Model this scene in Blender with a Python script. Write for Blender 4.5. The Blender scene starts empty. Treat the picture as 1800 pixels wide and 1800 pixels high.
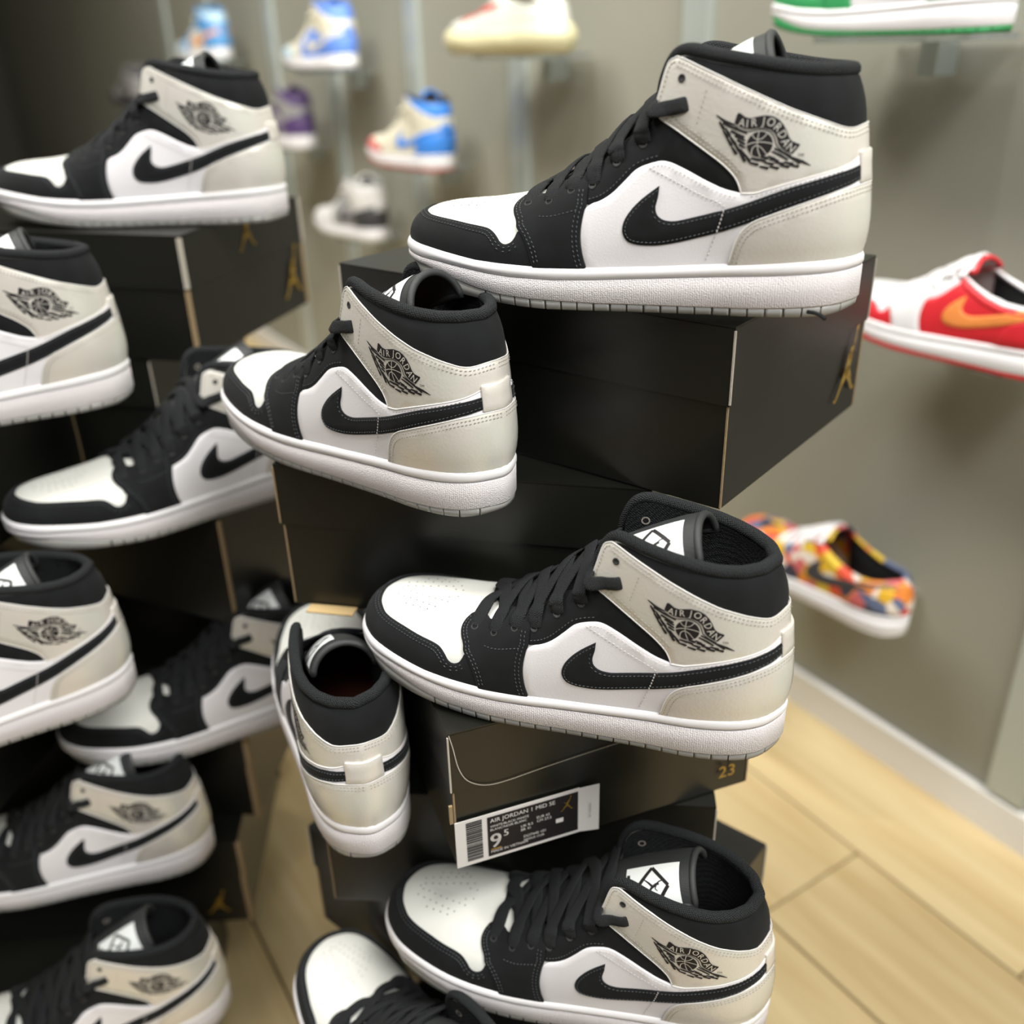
import bpy, math, random
import numpy as np
from mathutils import Vector, Matrix
from mathutils.geometry import delaunay_2d_cdt

# ------------------------------------------------------------------ camera, world, lights
SC = bpy.context.scene
COL = SC.collection
CAM_H = 1.052
PITCH, ROLL, FPX = math.radians(26.58), math.radians(-1.63), 1680.0
cam_d = bpy.data.cameras.new('camera'); cam = bpy.data.objects.new('camera', cam_d); COL.objects.link(cam)
cam_d.sensor_width = 36.0; cam_d.sensor_fit = 'HORIZONTAL'; cam_d.lens = 36.0 * FPX / 1800.0
cam_d.clip_start = 0.02
_r = Vector((1, 0, 0)); _d = Vector((0, -math.sin(PITCH), -math.cos(PITCH))); _f = Vector((0, math.cos(PITCH), -math.sin(PITCH)))
_R = _r * math.cos(ROLL) - _d * math.sin(ROLL)
_D = _r * math.sin(ROLL) + _d * math.cos(ROLL)
cam.matrix_world = Matrix(((_R.x, -_D.x, -_f.x, 0), (_R.y, -_D.y, -_f.y, 0), (_R.z, -_D.z, -_f.z, CAM_H), (0, 0, 0, 1)))
cam_d.dof.use_dof = True; cam_d.dof.focus_distance = 0.625; cam_d.dof.aperture_fstop = 3.1
SC.camera = cam
SC.view_settings.view_transform = 'Standard'; SC.view_settings.look = 'None'
SC.view_settings.gamma = 1.0; SC.view_settings.use_curve_mapping = False
SC.view_settings.exposure = 0.0
W = bpy.data.worlds.new('world'); SC.world = W; W.use_nodes = True
W.node_tree.nodes['Background'].inputs[0].default_value = (0.80, 0.82, 0.84, 1)
W.node_tree.nodes['Background'].inputs[1].default_value = 0.32

def area_light(name, loc, target, sx, sy, power, col):
    l = bpy.data.lights.new(name, 'AREA'); l.shape = 'RECTANGLE'; l.size = sx; l.size_y = sy
    l.energy = power; l.color = col
    o = bpy.data.objects.new(name, l); COL.objects.link(o); o.location = loc
    o.rotation_euler = (Vector(target) - Vector(loc)).to_track_quat('-Z', 'Y').to_euler()
    return o
area_light('overhead_area_light', (0.85, -0.3, 2.75), (0.15, 0.7, 0.6), 1.0, 0.5, 50, (1, 0.97, 0.93))
area_light('overhead_area_light', (-1.0, 0.9, 2.75), (-0.6, 1.6, 0.4), 1.2, 0.5, 60, (1, 0.97, 0.93))
area_light('overhead_area_light', (0.35, 1.9, 2.75), (0.8, 2.2, 0.2), 1.0, 0.5, 58, (1, 0.97, 0.92))
area_light('overhead_area_light', (-0.2, -1.2, 2.75), (0, 0.7, 0.6), 1.6, 0.6, 28, (1, 0.98, 0.96))
area_light('overhead_area_light', (1.5, -0.9, 2.6), (0.2, 0.6, 0.7), 0.8, 0.8, 30, (1, 0.98, 0.94))  # added fill panel, brightens the top carton's right end face
def spot_light(loc, target, power):
    l = bpy.data.lights.new('track_spot', 'SPOT'); l.energy = power; l.spot_size = math.radians(70); l.spot_blend = 0.6
    l.shadow_soft_size = 0.05; l.color = (1, 0.96, 0.9)
    o = bpy.data.objects.new('track_spot', l); COL.objects.link(o); o.location = loc
    o.rotation_euler = (Vector(target) - Vector(loc)).to_track_quat('-Z', 'Y').to_euler()
for k in range(4):
    spot_light((0.25 - 0.55 * k, 1.0 + 0.45 * k, 2.7), (0.35 - 0.55 * k, 1.9 + 0.6 * k, 0.9), 62)

# ------------------------------------------------------------------ materials
MATS = {}
def mat(name, col, rough=0.5, bump=0.0, bscale=400.0, spec=0.5, var=0.0, vscale=30.0, metal=0.0, kind='noise',
        coat=0.0, pat=None, film=0.0, trans=0.0, sheen=0.0, tint=None, bdist=0.001):
    if name in MATS: return MATS[name]
    m = bpy.data.materials.new(name); m.use_nodes = True; nt = m.node_tree; N = nt.nodes; L = nt.links
    b = N['Principled BSDF']
    b.inputs['Base Color'].default_value = (*col, 1); b.inputs['Roughness'].default_value = rough
    b.inputs['Specular IOR Level'].default_value = spec; b.inputs['Metallic'].default_value = metal
    b.inputs['Coat Weight'].default_value = coat; b.inputs['Transmission Weight'].default_value = trans
    b.inputs['Sheen Weight'].default_value = sheen
    if film: b.inputs['Thin Film Thickness'].default_value = film; b.inputs['Thin Film IOR'].default_value = 1.5
    tc = N.new('ShaderNodeTexCoord')
    def tex(kind, sc):
        if kind == 'noise':
            t = N.new('ShaderNodeTexNoise'); t.inputs['Scale'].default_value = sc; t.inputs['Detail'].default_value = 3; out = t.outputs['Fac']
        elif kind == 'voronoi':
            t = N.new('ShaderNodeTexVoronoi'); t.inputs['Scale'].default_value = sc; out = t.outputs['Distance']
        elif kind == 'weave':
            mp = N.new('ShaderNodeMapping'); mp.inputs['Scale'].default_value = (sc, sc, sc * 1.6); mp.inputs['Rotation'].default_value = (0.3, 0.5, 0.2)
            L.new(tc.outputs['Object'], mp.inputs[0])
            t = N.new('ShaderNodeTexVoronoi'); t.inputs['Scale'].default_value = 1; t.inputs['Randomness'].default_value = 0.35
            L.new(mp.outputs[0], t.inputs['Vector']); return t.outputs['Distance']
        elif kind == 'uvcell':
            mp = N.new('ShaderNodeMapping'); mp.inputs['Scale'].default_value = (sc, sc * 1.25, 1); mp.inputs['Rotation'].default_value = (0, 0, 0.5)
            L.new(tc.outputs['UV'], mp.inputs[0]); t = N.new('ShaderNodeTexVoronoi'); t.voronoi_dimensions = '2D'; t.inputs['Scale'].default_value = 1; t.inputs['Randomness'].default_value = 0.22
            L.new(mp.outputs[0], t.inputs['Vector']); return t.outputs['Distance']
        elif kind == 'uvzig':
            mp = N.new('ShaderNodeMapping'); mp.inputs['Scale'].default_value = (sc, sc * 1.7, 1); L.new(tc.outputs['UV'], mp.inputs[0])
            t = N.new('ShaderNodeTexVoronoi'); t.voronoi_dimensions = '2D'; t.inputs['Scale'].default_value = 1; t.inputs['Randomness'].default_value = 0.45
            L.new(mp.outputs[0], t.inputs['Vector']); return t.outputs['Distance']
        elif kind == 'wave':
            t = N.new('ShaderNodeTexWave'); t.inputs['Scale'].default_value = sc; t.inputs['Distortion'].default_value = 1.5; out = t.outputs['Fac']
        L.new(tc.outputs['Object'], t.inputs['Vector']); return out
    if bump:
        bp = N.new('ShaderNodeBump'); bp.inputs['Strength'].default_value = bump; bp.inputs['Distance'].default_value = bdist
        hf = tex(kind, bscale); L.new(hf, bp.inputs['Height']); L.new(bp.outputs[0], b.inputs['Normal'])
        if pat:
            mx = N.new('ShaderNodeMix'); mx.data_type = 'RGBA'; mx.inputs['A'].default_value = (*pat, 1); mx.inputs['B'].default_value = (*col, 1)
            rp = N.new('ShaderNodeMapRange'); rp.inputs[1].default_value = 0.15; rp.inputs[2].default_value = 0.55; L.new(hf, rp.inputs[0]); L.new(rp.outputs[0], mx.inputs[0]); L.new(mx.outputs['Result'], b.inputs['Base Color'])
    if var:
        mx = N.new('ShaderNodeMix'); mx.data_type = 'RGBA'
        t2 = tint or tuple(c * (1 - var) for c in col)
        mx.inputs['A'].default_value = (*col, 1); mx.inputs['B'].default_value = (*t2, 1)
        rp = N.new('ShaderNodeMapRange'); rp.inputs[1].default_value = 0.35; rp.inputs[2].default_value = 0.65
        L.new(tex('noise', vscale), rp.inputs[0]); L.new(rp.outputs[0], mx.inputs[0]); L.new(mx.outputs['Result'], b.inputs['Base Color'])
    MATS[name] = m; return m

WHITE = mat('white_leather', (0.74, 0.73, 0.75), 0.42, 0.25, 900, bdist=0.0004)
VAMP = mat('cream_vamp_leather', (0.73, 0.745, 0.70), 0.42, 0.15, 900, bdist=0.0003)
PEARL = mat('pearl_leather', (0.70, 0.668, 0.615), 0.34, 0.35, 500, bdist=0.0004, var=0.1, vscale=22, tint=(0.66, 0.67, 0.60), metal=0.25, film=330)
BLACK = mat('black_nubuck', (0.0068, 0.0082, 0.0088), 0.9, 0.3, 1500, spec=0.25, var=0.3, vscale=60, sheen=0.03, bdist=0.0003)
BEAD = mat('black_mesh_bead', (0.003, 0.0035, 0.004), 0.85, 1.0, 0.72, spec=0.3, kind='uvcell', pat=(0.026, 0.031, 0.033), bdist=-0.001)
KNIT = mat('black_knit', (0.003, 0.0035, 0.004), 0.85, 1.0, 620, spec=0.3, kind='weave', pat=(0.022, 0.027, 0.029), bdist=-0.001)
LACE = mat('lace_weave', (0.003, 0.0035, 0.004), 0.85, 1.0, 1.0, spec=0.3, kind='uvcell', pat=(0.026, 0.030, 0.032), bdist=-0.0008)
NYLON = mat('dark_nylon', (0.024, 0.027, 0.027), 0.55, 0.5, 1500, kind='weave', bdist=0.0004)
RUBBER = mat('white_rubber', (0.76, 0.755, 0.77), 0.38)
RUBTEX = mat('white_rubber_textured', (0.64, 0.615, 0.625), 0.5, 1.0, 0.72, kind='uvzig', bdist=-0.0005)
CLEAR = mat('smoky_outsole_rubber', (0.29, 0.29, 0.275), 0.3, var=0.15, vscale=15)
STD = mat('dark_thread', (0.055, 0.063, 0.068), 0.7)
STL = mat('shaded_light_thread', (0.30, 0.275, 0.24), 0.6)  # darker than the pale thread: shading at the stitches put into its colour
STW = mat('white_thread', (0.5, 0.48, 0.48), 0.6)
EDGEW = mat('pale_leather_edge', (0.72, 0.71, 0.69), 0.4)
INK = mat('black_print', (0.008, 0.006, 0.007), 0.6)
HOLE = mat('dark_hole', (0.03, 0.03, 0.03), 0.9)
LABELW = mat('white_satin_label', (0.80, 0.84, 0.83), 0.35)
INSOLE = mat('rust_insole', (0.16, 0.045, 0.02), 0.85)
CARTON = mat('black_carton', (0.0080, 0.0083, 0.0062), 0.33, 0.3, 700, spec=0.5, var=0.12, vscale=8, bdist=0.0002)
KRAFT = mat('kraft_edge', (0.27, 0.195, 0.105), 0.8, 0.4, 300)
EDGE = mat('pale_carton_edge', (0.42, 0.39, 0.33), 0.7, 0.4, 300)
GOLD = mat('gold_foil', (0.42, 0.27, 0.05), 0.38, metal=0.6)
PAPER = mat('label_paper', (0.66, 0.64, 0.62), 0.6)
GREYINK = mat('grey_print', (0.2, 0.2, 0.2), 0.6)

# ------------------------------------------------------------------ object helpers
def mesh_obj(name, verts, faces, m, parent=None, smooth=True, kind=None, label=None, uv=None):
    me = bpy.data.meshes.new(name); me.from_pydata([tuple(map(float, v)) for v in verts], [], [tuple(map(int, f)) for f in faces]); me.materials.append(m)
    if smooth: me.polygons.foreach_set('use_smooth', [True] * len(me.polygons))
    if uv is not None:
        ly = me.uv_layers.new(name='uv'); li = np.zeros(len(me.loops), dtype=np.int32); me.loops.foreach_get('vertex_index', li)
        ly.data.foreach_set('uv', np.asarray(uv, float)[li].ravel())
    me.update()
    o = bpy.data.objects.new(name, me); COL.objects.link(o)
    if parent: o.parent = parent
    if kind: o['kind'] = kind
    if label: o['label'] = label
    return o
def empty(name, loc=(0, 0, 0), rz=0.0, label=None, cat=None, group=None):
    o = bpy.data.objects.new(name, None); o.empty_display_size = 0.05; COL.objects.link(o)
    o.location = loc; o.rotation_euler = (0, 0, rz)
    if label: o['label'] = label
    if cat: o['category'] = cat
    if group: o['group'] = group
    return o
def children_map():
    cm = {}
    for o in bpy.data.objects:
        if o.parent: cm.setdefault(o.parent, []).append(o)
    return cm
def copy_tree(o, parent=None, cm=None, recolor=None, skip=()):
    c = o.copy(); COL.objects.link(c); c.parent = parent
    if recolor and o.type == 'MESH':
        base = o.name.split('.')[0]
        if base in recolor:
            c.material_slots[0].link = 'OBJECT'; c.material_slots[0].material = recolor[base]
    for ch in cm.get(o, []):
        if ch.name.split('.')[0] in skip: continue
        copy_tree(ch, c, cm, recolor, skip)
    return c
class MB:
    def __init__(s): s.v = []; s.f = []; s.uv = []
    def add(s, v, f, uv=None):
        if uv is not None: s.uv += [tuple(q) for q in uv]
        n = len(s.v); s.v += [tuple(p) for p in v]; s.f += [tuple(i + n for i in q) for q in f]
    def box(s, c, d, M=None):
        x, y, z = c; a, b, e = d[0] / 2, d[1] / 2, d[2] / 2
        v = [Vector((x + i * a, y + j * b, z + k * e)) for i in (-1, 1) for j in (-1, 1) for k in (-1, 1)]
        if M is not None: v = [M @ p for p in v]
        s.add(v, [(0, 1, 3, 2), (4, 6, 7, 5), (0, 4, 5, 1), (2, 3, 7, 6), (0, 2, 6, 4), (1, 5, 7, 3)])
    def obj(s, name, m, parent=None, smooth=False, **k): return mesh_obj(name, s.v, s.f, m, parent, smooth, uv=s.uv if len(s.uv) == len(s.v) and s.uv else None, **k)
def bevel(o, w=0.001, n=2):
    md = o.modifiers.new('bevel', 'BEVEL'); md.width = w; md.segments = n; md.limit_method = 'ANGLE'; return o
def glyph(ch, size=1.0):
    """flat mesh of a piece of text: (verts Nx2 centred, faces)"""
    cu = bpy.data.curves.new('t', 'FONT'); cu.body = ch; cu.size = size; cu.align_x = 'CENTER'; cu.align_y = 'CENTER'; cu.resolution_u = 3
    o = bpy.data.objects.new('t', cu); COL.objects.link(o)
    dg = bpy.context.evaluated_depsgraph_get(); me = o.evaluated_get(dg).to_mesh()
    v = np.array([(p.co.x, p.co.y) for p in me.vertices]).reshape(-1, 2); f = [tuple(p.vertices) for p in me.polygons]
    bpy.data.objects.remove(o); bpy.data.curves.remove(cu)
    return v, f

# ------------------------------------------------------------------ shoe: profile tables (side view, mm: x from toe, z up)
T = {
'mud':[(16.6,53.6),(33.4,52.6),(49.6,51.5),(64.2,50.1),(77.0,48.8),(82.3,47.2),(86.2,44.2),(88.9,41.2),(92.4,39.8),(96.3,40.9),(98.8,43.5),(100.6,47.4)],
'ovl_left':[(97.4,64.2),(94.9,61.9),(94.3,59.2),(96.0,56.1),(98.9,52.6),(100.3,48.8),(105.2,43.4),(109.4,36.0),(111.8,26.7)],
'ovl_right':[(146.6,27.5),(144.5,34.5),(143.2,43.7),(143.4,51.4),(144.7,59.1),(146.0,63.9),(145.9,68.5),(146.3,73.7),(145.6,78.2)],
'ovl_top':[(142.8,80.4),(137.7,78.2),(129.5,75.0),(120.7,70.4),(114.9,66.9),(108.3,66.5),(102.0,66.0)],
'eye_low':[(146.0,63.9),(154.5,66.4),(162.1,70.9),(169.5,77.8),(176.1,84.1),(184.1,87.4),(193.4,88.8),(204.2,84.9),(217.7,78.5),(229.4,73.9),(238.7,71.9)],
'wedge_up':[(238.7,72.1),(236.9,77.0),(233.7,81.8),(226.8,88.0),(216.4,94.9),(205.1,102.0),(196.1,107.5),(190.0,111.0),(188.3,112.7)],
'throat':[(142.8,80.4),(144.7,81.0),(155.9,91.5),(166.3,100.1),(175.1,104.7),(182.0,109.2),(185.7,112.2)],
'front':[(185.7,112.2),(184.4,120.7),(186.2,131.2),(188.9,140.0),(192.4,146.5),(197.0,150.2),(201.2,151.1)],
'strap_front':[(188.3,112.7),(186.6,116.7),(186.9,121.1),(188.5,127.6),(191.0,136.9),(193.3,141.5),(197.8,143.6)],
'strap_top':[(197.8,143.6),(202.8,142.0),(210.2,138.8),(220.9,134.2),(235.2,127.8),(249.4,121.5),(263.5,115.2),(277.4,109.6),(286.8,105.5)],
'qtop':[(238.7,71.9),(246.5,72.1),(253.3,74.1),(266.8,78.0),(285.9,82.8)],
'swoosh_low':[(190.7,75.4),(181.5,68.8),(174.9,62.5),(170.6,56.0),(169.4,49.4),(172.1,44.2),(177.4,42.1),(184.4,41.5),(193.0,41.9),(206.4,44.4),(227.7,50.1),(246.7,56.7),(262.1,63.1),(277.1,68.3)],
'swoosh_up':[(280.1,79.1),(267.0,75.6),(255.5,71.7),(238.1,65.3),(222.1,60.7),(205.8,56.6),(199.1,55.6),(193.6,56.4),(189.9,59.2),(188.9,63.5),(190.2,68.8)],
'counter':[(233.1,31.6),(236.4,43.2),(240.7,51.2),(246.8,56.4),(254.5,59.6),(269.7,65.1),(282.0,69.3)],
'feather':[(0,37.6),(15.9,36.4),(31.0,35.1),(52.5,32.2),(71.0,29.5),(87.9,28.3),(111.2,27.2),(147.7,27.5),(190.1,29.1),(232.3,31.6),(272.4,34.0),(306,35.0)],
'groove':[(0,29.5),(15.1,28.2),(41.3,26.5),(61.8,24.0),(79.6,21.7),(95.5,20.2),(125.7,19.2),(153.2,19.9),(190.2,21.6),(240.9,24.2),(306,26.5)],
'outtop':[(0,24.0),(9.7,24.6),(29.9,22.4),(49.0,17.6),(69.7,12.1),(86.6,8.7),(110.2,6.7),(153.0,5.2),(207.9,5.0),(241.9,5.2),(290.5,6.5),(306,7.5)],
'outbot':[(0,14.5),(8.7,13.7),(31.7,10.1),(58.1,5.8),(79.7,3.2),(105,0.8),(120,0),(290,0),(300,1.2),(306,2.6)],
'eyelets':[(104.1,61.3),(121.0,64.0),(135.3,70.5),(148.9,75.0),(163.5,87.7),(179.0,98.0),(200.0,117.4),(201.3,132.5)],
}
def arr(k): return np.array(T[k], float)
def fz(k, x): a = arr(k); return np.interp(x, a[:, 0], a[:, 1])
lat = [(0,5),(3.5,-13),(12,-26),(28,-38),(54,-46.5),(82,-50.5),(110,-51),(138,-49),(166,-45.5),(195,-42.5),(224,-40),(252,-38.5),(276,-33.5),(292,-25),(301,-14),(306,0)]
med = [(301,14),(292,25),(276,33),(252,37.5),(224,36.5),(195,36.5),(166,39),(138,43.5),(110,49.5),(82,52),(54,50.5),(28,44.5),(12,35),(3.5,22)]
def catmull(P, closed=False, n=12):
    P = [np.array(p, float) for p in P]; out = []; N_ = len(P)
    for i in range(N_ if closed else N_ - 1):
        g = lambda j: P[j % N_] if closed else P[min(max(j, 0), N_ - 1)]
        p0, p1, p2, p3 = g(i - 1), g(i), g(i + 1), g(i + 2)
        for k in range(n):
            t = k / n
            out.append(0.5 * ((2 * p1) + (-p0 + p2) * t + (2 * p0 - 5 * p1 + 4 * p2 - p3) * t * t + (-p0 + 3 * p1 - 3 * p2 + p3) * t ** 3))
    if not closed: out.append(P[-1])
    return np.array(out)
def resample(P, step):
    d = np.r_[0, np.cumsum(np.linalg.norm(np.diff(P, axis=0), axis=1))]; n = max(2, int(round(d[-1] / step)) + 1)
    s = np.linspace(0, d[-1], n); return np.stack([np.interp(s, d, P[:, i]) for i in range(P.shape[1])], 1)
cl = catmull(lat + med, True, 16); iH = 15 * 16
def halfparam(P):
    d = np.r_[0, np.cumsum(np.linalg.norm(np.diff(P, axis=0), axis=1))]; return d / d[-1]
lp = cl[:iH + 1]; mp = np.vstack([cl[iH:], cl[:1]])
_a = np.r_[halfparam(lp), 1 + halfparam(mp)[1:]]; _xy = np.vstack([lp, mp[1:]])
def outline(a):
    a = np.mod(a, 2.0); return np.stack([np.interp(a, _a, _xy[:, 0]), np.interp(a, _a, _xy[:, 1])], -1)
def onorm(a):
    e = 0.012; d = outline(a + e) - outline(a - e); n = np.stack([d[..., 1], -d[..., 0]], -1)
    n = n / np.linalg.norm(n, axis=-1, keepdims=True)
    c = outline(a) - np.array([120., 0.]); s = np.sign((n * c).sum(-1, keepdims=True)); return n * np.median(s)
_fa = np.linspace(0, 1, 400); _fx = outline(_fa)[:, 0]
def a_of_x(x): return np.interp(x, _fx, _fa)
TH = [(20,52,59.8,0),(50,66,61.2,0),(80,85,64.3,0),(95,102,67.5,0),(108,113,70,-3),(116,121,72,-15),(124,130,75,-20),(135,142,79,-22.5),(150,156,90.5,-24.5),
      (162,166,99,-25.5),(172,175,104.5,-26.5),(182,184,111,-27),(190,184.5,120,-27),(197,186.5,131,-27),(204,190.5,140,-27.5),(210,195,145.5,-28),(216,200.5,147.5,-29.5),
      (224,208,146.5,-31.5),(234,217.4,144.3,-33.5),(250,234,141.2,-35),(262,248.8,138.5,-34.5),(275,262,136.2,-31.5),(287,274.7,134.6,-25),(297,285,134.0,-15)]
def build_T(rows, heel=(291.0, 133.8), toe=(45.0, 59.2)):
    a = np.array([0] + [a_of_x(r[0]) for r in rows] + [1.0])
    X = np.array([(toe[0], toe[1], 0.0)] + [(r[1], r[2], r[3]) for r in rows] + [(heel[0], heel[1], 0.0)])
    g = np.linspace(-0.1, 1.1, 721); ga = np.abs(g); ga = np.where(ga > 1, 2 - ga, ga); mir = np.where((g < 0) | (g > 1), -1., 1.)
    V = np.stack([np.interp(ga, a, X[:, i]) for i in range(3)], 1); V[:, 2] *= mir
    k = np.hanning(19); k /= k.sum()
    V = np.stack([np.convolve(np.pad(V[:, i], 9, 'edge'), k, 'valid') for i in range(3)], 1)
    return g, V

class Surf:
    def __init__(s, rows, heel, toe, low=False):
        s.g, s.V = build_T(rows, heel, toe); s.low = low
        A, B = np.meshgrid(np.linspace(0.001, 0.999, 260), np.linspace(0, 1, 70), indexing='ij')
        s.ga, s.gt = A.ravel(), B.ravel(); s.gp = s.P(s.ga, s.gt)
    def P(s, a, t, h=0.0):
        a = np.asarray(a, float); t = np.asarray(t, float); a, t = np.broadcast_arrays(a, t)
        p = s._P(a, t)
        if np.any(h): p = p + s.N(a, t) * np.broadcast_to(np.asarray(h, float), a.shape)[..., None]
        return p
    def _P(s, a, t):
        am = np.mod(a, 2.0); la = np.where(am > 1, 2 - am, am); sg = np.where(am > 1, 1., -1.)
        o = outline(am); n = onorm(am); o = o - n * 3.5
        zf = fz('feather', o[..., 0])
        Tx = np.interp(la, s.g, s.V[:, 0]); Tz = np.interp(la, s.g, s.V[:, 1]); Ty = np.interp(la, s.g, s.V[:, 2])
        Ty = np.where(am > 1, -Ty, Ty) + np.interp(Tx, [40, 100, 160], [3.5, 1.0, 0])
        fx = o[..., 0]
        r = np.interp(fx, [0, 95, 130, 170, 200, 232], [1, 1, .9, .62, .22, 0.0])
        B = np.interp(fx, [0, 120, 170, 220, 280, 303], [0, 0, 2.0, 2.5, 4.0, 5.0])
        tt = np.clip(t, 0, 1); th = tt * np.pi / 2
        ee = .86
        g_ = r * (1 - np.cos(th).clip(0, 1) ** ee) + (1 - r) * tt; h_ = r * np.sin(th) ** ee + (1 - r) * tt
        b = B * (1 - (2 * tt - 1) ** 4)
        x = o[..., 0] + (Tx - o[..., 0]) * g_ + n[..., 0] * b
        y = o[..., 1] + (Ty - o[..., 1]) * g_ + n[..., 1] * b
        z = zf + (Tz - zf) * h_ + np.minimum(t, 0) * 60
        return np.stack([x, y, z], -1)
    def N(s, a, t):
        ea, et = 0.006, 0.02
        t0 = np.clip(t, 0.02, 0.975)
        du = s._P(a + ea, t0) - s._P(a - ea, t0); dv = s._P(a, t0 + et) - s._P(a, t0 - et)
        n = np.cross(dv, du); L_ = np.linalg.norm(n, axis=-1, keepdims=True); n = n / np.maximum(L_, 1e-9)
        c = s._P(a, t0) - np.stack([np.clip(s._P(a, t0)[..., 0], 60, 245), 0 * a, 0 * a + 40], -1)
        sg = np.sign((n * c).sum(-1, keepdims=True)); sg[sg == 0] = 1
        return n * sg
    def look(s, xz, mirror=False):
        """side-view (x,z) mm -> (a,t) on the lateral half"""
        xz = np.asarray(xz, float).reshape(-1, 2); G = s.gp[:, [0, 2]]; out = []
        for i in range(0, len(xz), 200):
            q = xz[i:i + 200]; d = ((q[:, None, :] - G[None]) ** 2).sum(-1); j = d.argmin(1); out.append(np.stack([s.ga[j], s.gt[j]], 1))
        at = np.vstack(out); f = lambda at: s._P(at[:, 0], at[:, 1])[:, [0, 2]]
        err = ((f(at) - xz) ** 2).sum(1)
        for _ in range(6):
            p = f(at); e = xz - p
            d = 1e-3; dt_ = np.where(at[:, 1] > .5, -d, d)
            Ja = (f(at + [[d, 0]]) - p) / d; a2 = at.copy(); a2[:, 1] += dt_; Jt = (f(a2) - p) / dt_[:, None]
            A11 = (Ja ** 2).sum(1) + 1e-2 * 300; A22 = (Jt ** 2).sum(1) + 1; A12 = (Ja * Jt).sum(1)
            b1 = (Ja * e).sum(1); b2 = (Jt * e).sum(1); D = A11 * A22 - A12 ** 2
            st = np.stack([(A22 * b1 - A12 * b2) / D, (A11 * b2 - A12 * b1) / D], 1)
            c = at + np.clip(st, -.02, .02); c[:, 0] = c[:, 0].clip(0, 1); c[:, 1] = c[:, 1].clip(0, 1)
            ec = ((f(c) - xz) ** 2).sum(1); ok = ec < err; at[ok] = c[ok]; err[ok] = ec[ok]
        if mirror: at[:, 0] = -at[:, 0]
        return at
SU, SV_ = 340.0, 100.0   # (a,t) to a metric plane
def inside(poly, pts):
    x, y = pts[:, 0], pts[:, 1]; c = np.zeros(len(pts), bool); n = len(poly); j = n - 1
    for i in range(n):
        xi, yi = poly[i]; xj, yj = poly[j]
        if yi != yj:
            m = ((yi > y) != (yj > y)) & (x < (xj - xi) * (y - yi) / (yj - yi) + xi); c ^= m
        j = i
    return c
def bdist(poly, pts):
    a = poly; b = np.roll(poly, -1, 0); ab = b - a; L2 = (ab ** 2).sum(1) + 1e-9; best = np.full(len(pts), 1e9)
    for i in range(len(a)):
        t = (((pts - a[i]) @ ab[i]) / L2[i]).clip(0, 1); best = np.minimum(best, np.linalg.norm(pts - a[i] - t[:, None] * ab[i], axis=1))
    return best
def tri_area(P): return 0.5 * np.sum(P[:, 0] * np.roll(P[:, 1], -1) - np.roll(P[:, 0], -1) * P[:, 1])
def panel(surf, name, at, h0, h, m, parent, dome=0.0, ins=0.7, grid=5.0, step=1.8, t_edge=1.0):
    P = np.asarray(at, float) * [SU, SV_]
    P = resample(np.vstack([P, P[:1]]), step)[:-1]
    if tri_area(P) < 0: P = P[::-1]
    d1 = P - np.roll(P, 1, 0); d2 = np.roll(P, -1, 0) - P
    nn = lambda d: np.stack([-d[:, 1], d[:, 0]], 1) / np.maximum(np.linalg.norm(d, axis=1, keepdims=True), 1e-9)
    nm = nn(d1) + nn(d2); nm /= np.maximum(np.linalg.norm(nm, axis=1, keepdims=True), .3)
    Q = P + nm * ins
    lo, hi = P.min(0), P.max(0)
    gx, gy = np.meshgrid(np.arange(lo[0], hi[0], grid), np.arange(lo[1], hi[1], grid)); G = np.stack([gx.ravel(), gy.ravel()], 1)
    G = G[inside(Q, G)]
    if len(G): G = G[bdist(Q, G) > grid * .45]
    allp = np.vstack([Q, G]); n = len(Q)
    cv_, _, cf, ov, _, _ = delaunay_2d_cdt([Vector(p) for p in allp], [], [list(range(n))], 1, 1e-5)
    cvn = np.array([(v.x, v.y) for v in cv_])
    hh = np.full(len(cvn), h0 + h)
    if dome: hh = hh + dome * (1 - np.exp(-bdist(Q, cvn) / 7.0))
    top = surf.P(cvn[:, 0] / SU, cvn[:, 1] / SV_, hh)
    o1 = surf.P(P[:, 0] / SU, P[:, 1] / SV_, h0 + h - .45); o0 = surf.P(P[:, 0] / SU, P[:, 1] / SV_, h0 - 1.2)
    idx = {}
    for k, lst in enumerate(ov):
        for q in lst: idx[q] = k
    base1 = len(top); base0 = base1 + n; F_ = [tuple(f) for f in cf]
    for i in range(n):
        j = (i + 1) % n
        if i in idx and j in idx: F_.append((idx[j], idx[i], base1 + i, base1 + j))
        F_.append((base1 + j, base1 + i, base0 + i, base0 + j))
    V_ = np.vstack([top, o1, o0]) * .001
    # consistent winding: flip everything if normals point inward
    f = F_[0]; c = np.cross(V_[f[1]] - V_[f[0]], V_[f[2]] - V_[f[0]]); nref = surf.N(np.array([cvn[f[0]][0] / SU]), np.array([cvn[f[0]][1] / SV_]))[0]
    if c @ nref < 0: F_ = [tuple(reversed(q)) for q in F_]
    return mesh_obj(name, V_, F_, m, parent)
OCT = [(1,0,0),(-1,0,0),(0,1,0),(0,-1,0),(0,0,1)]
OF = [(0,2,4),(2,1,4),(1,3,4),(3,0,4)]
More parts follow.
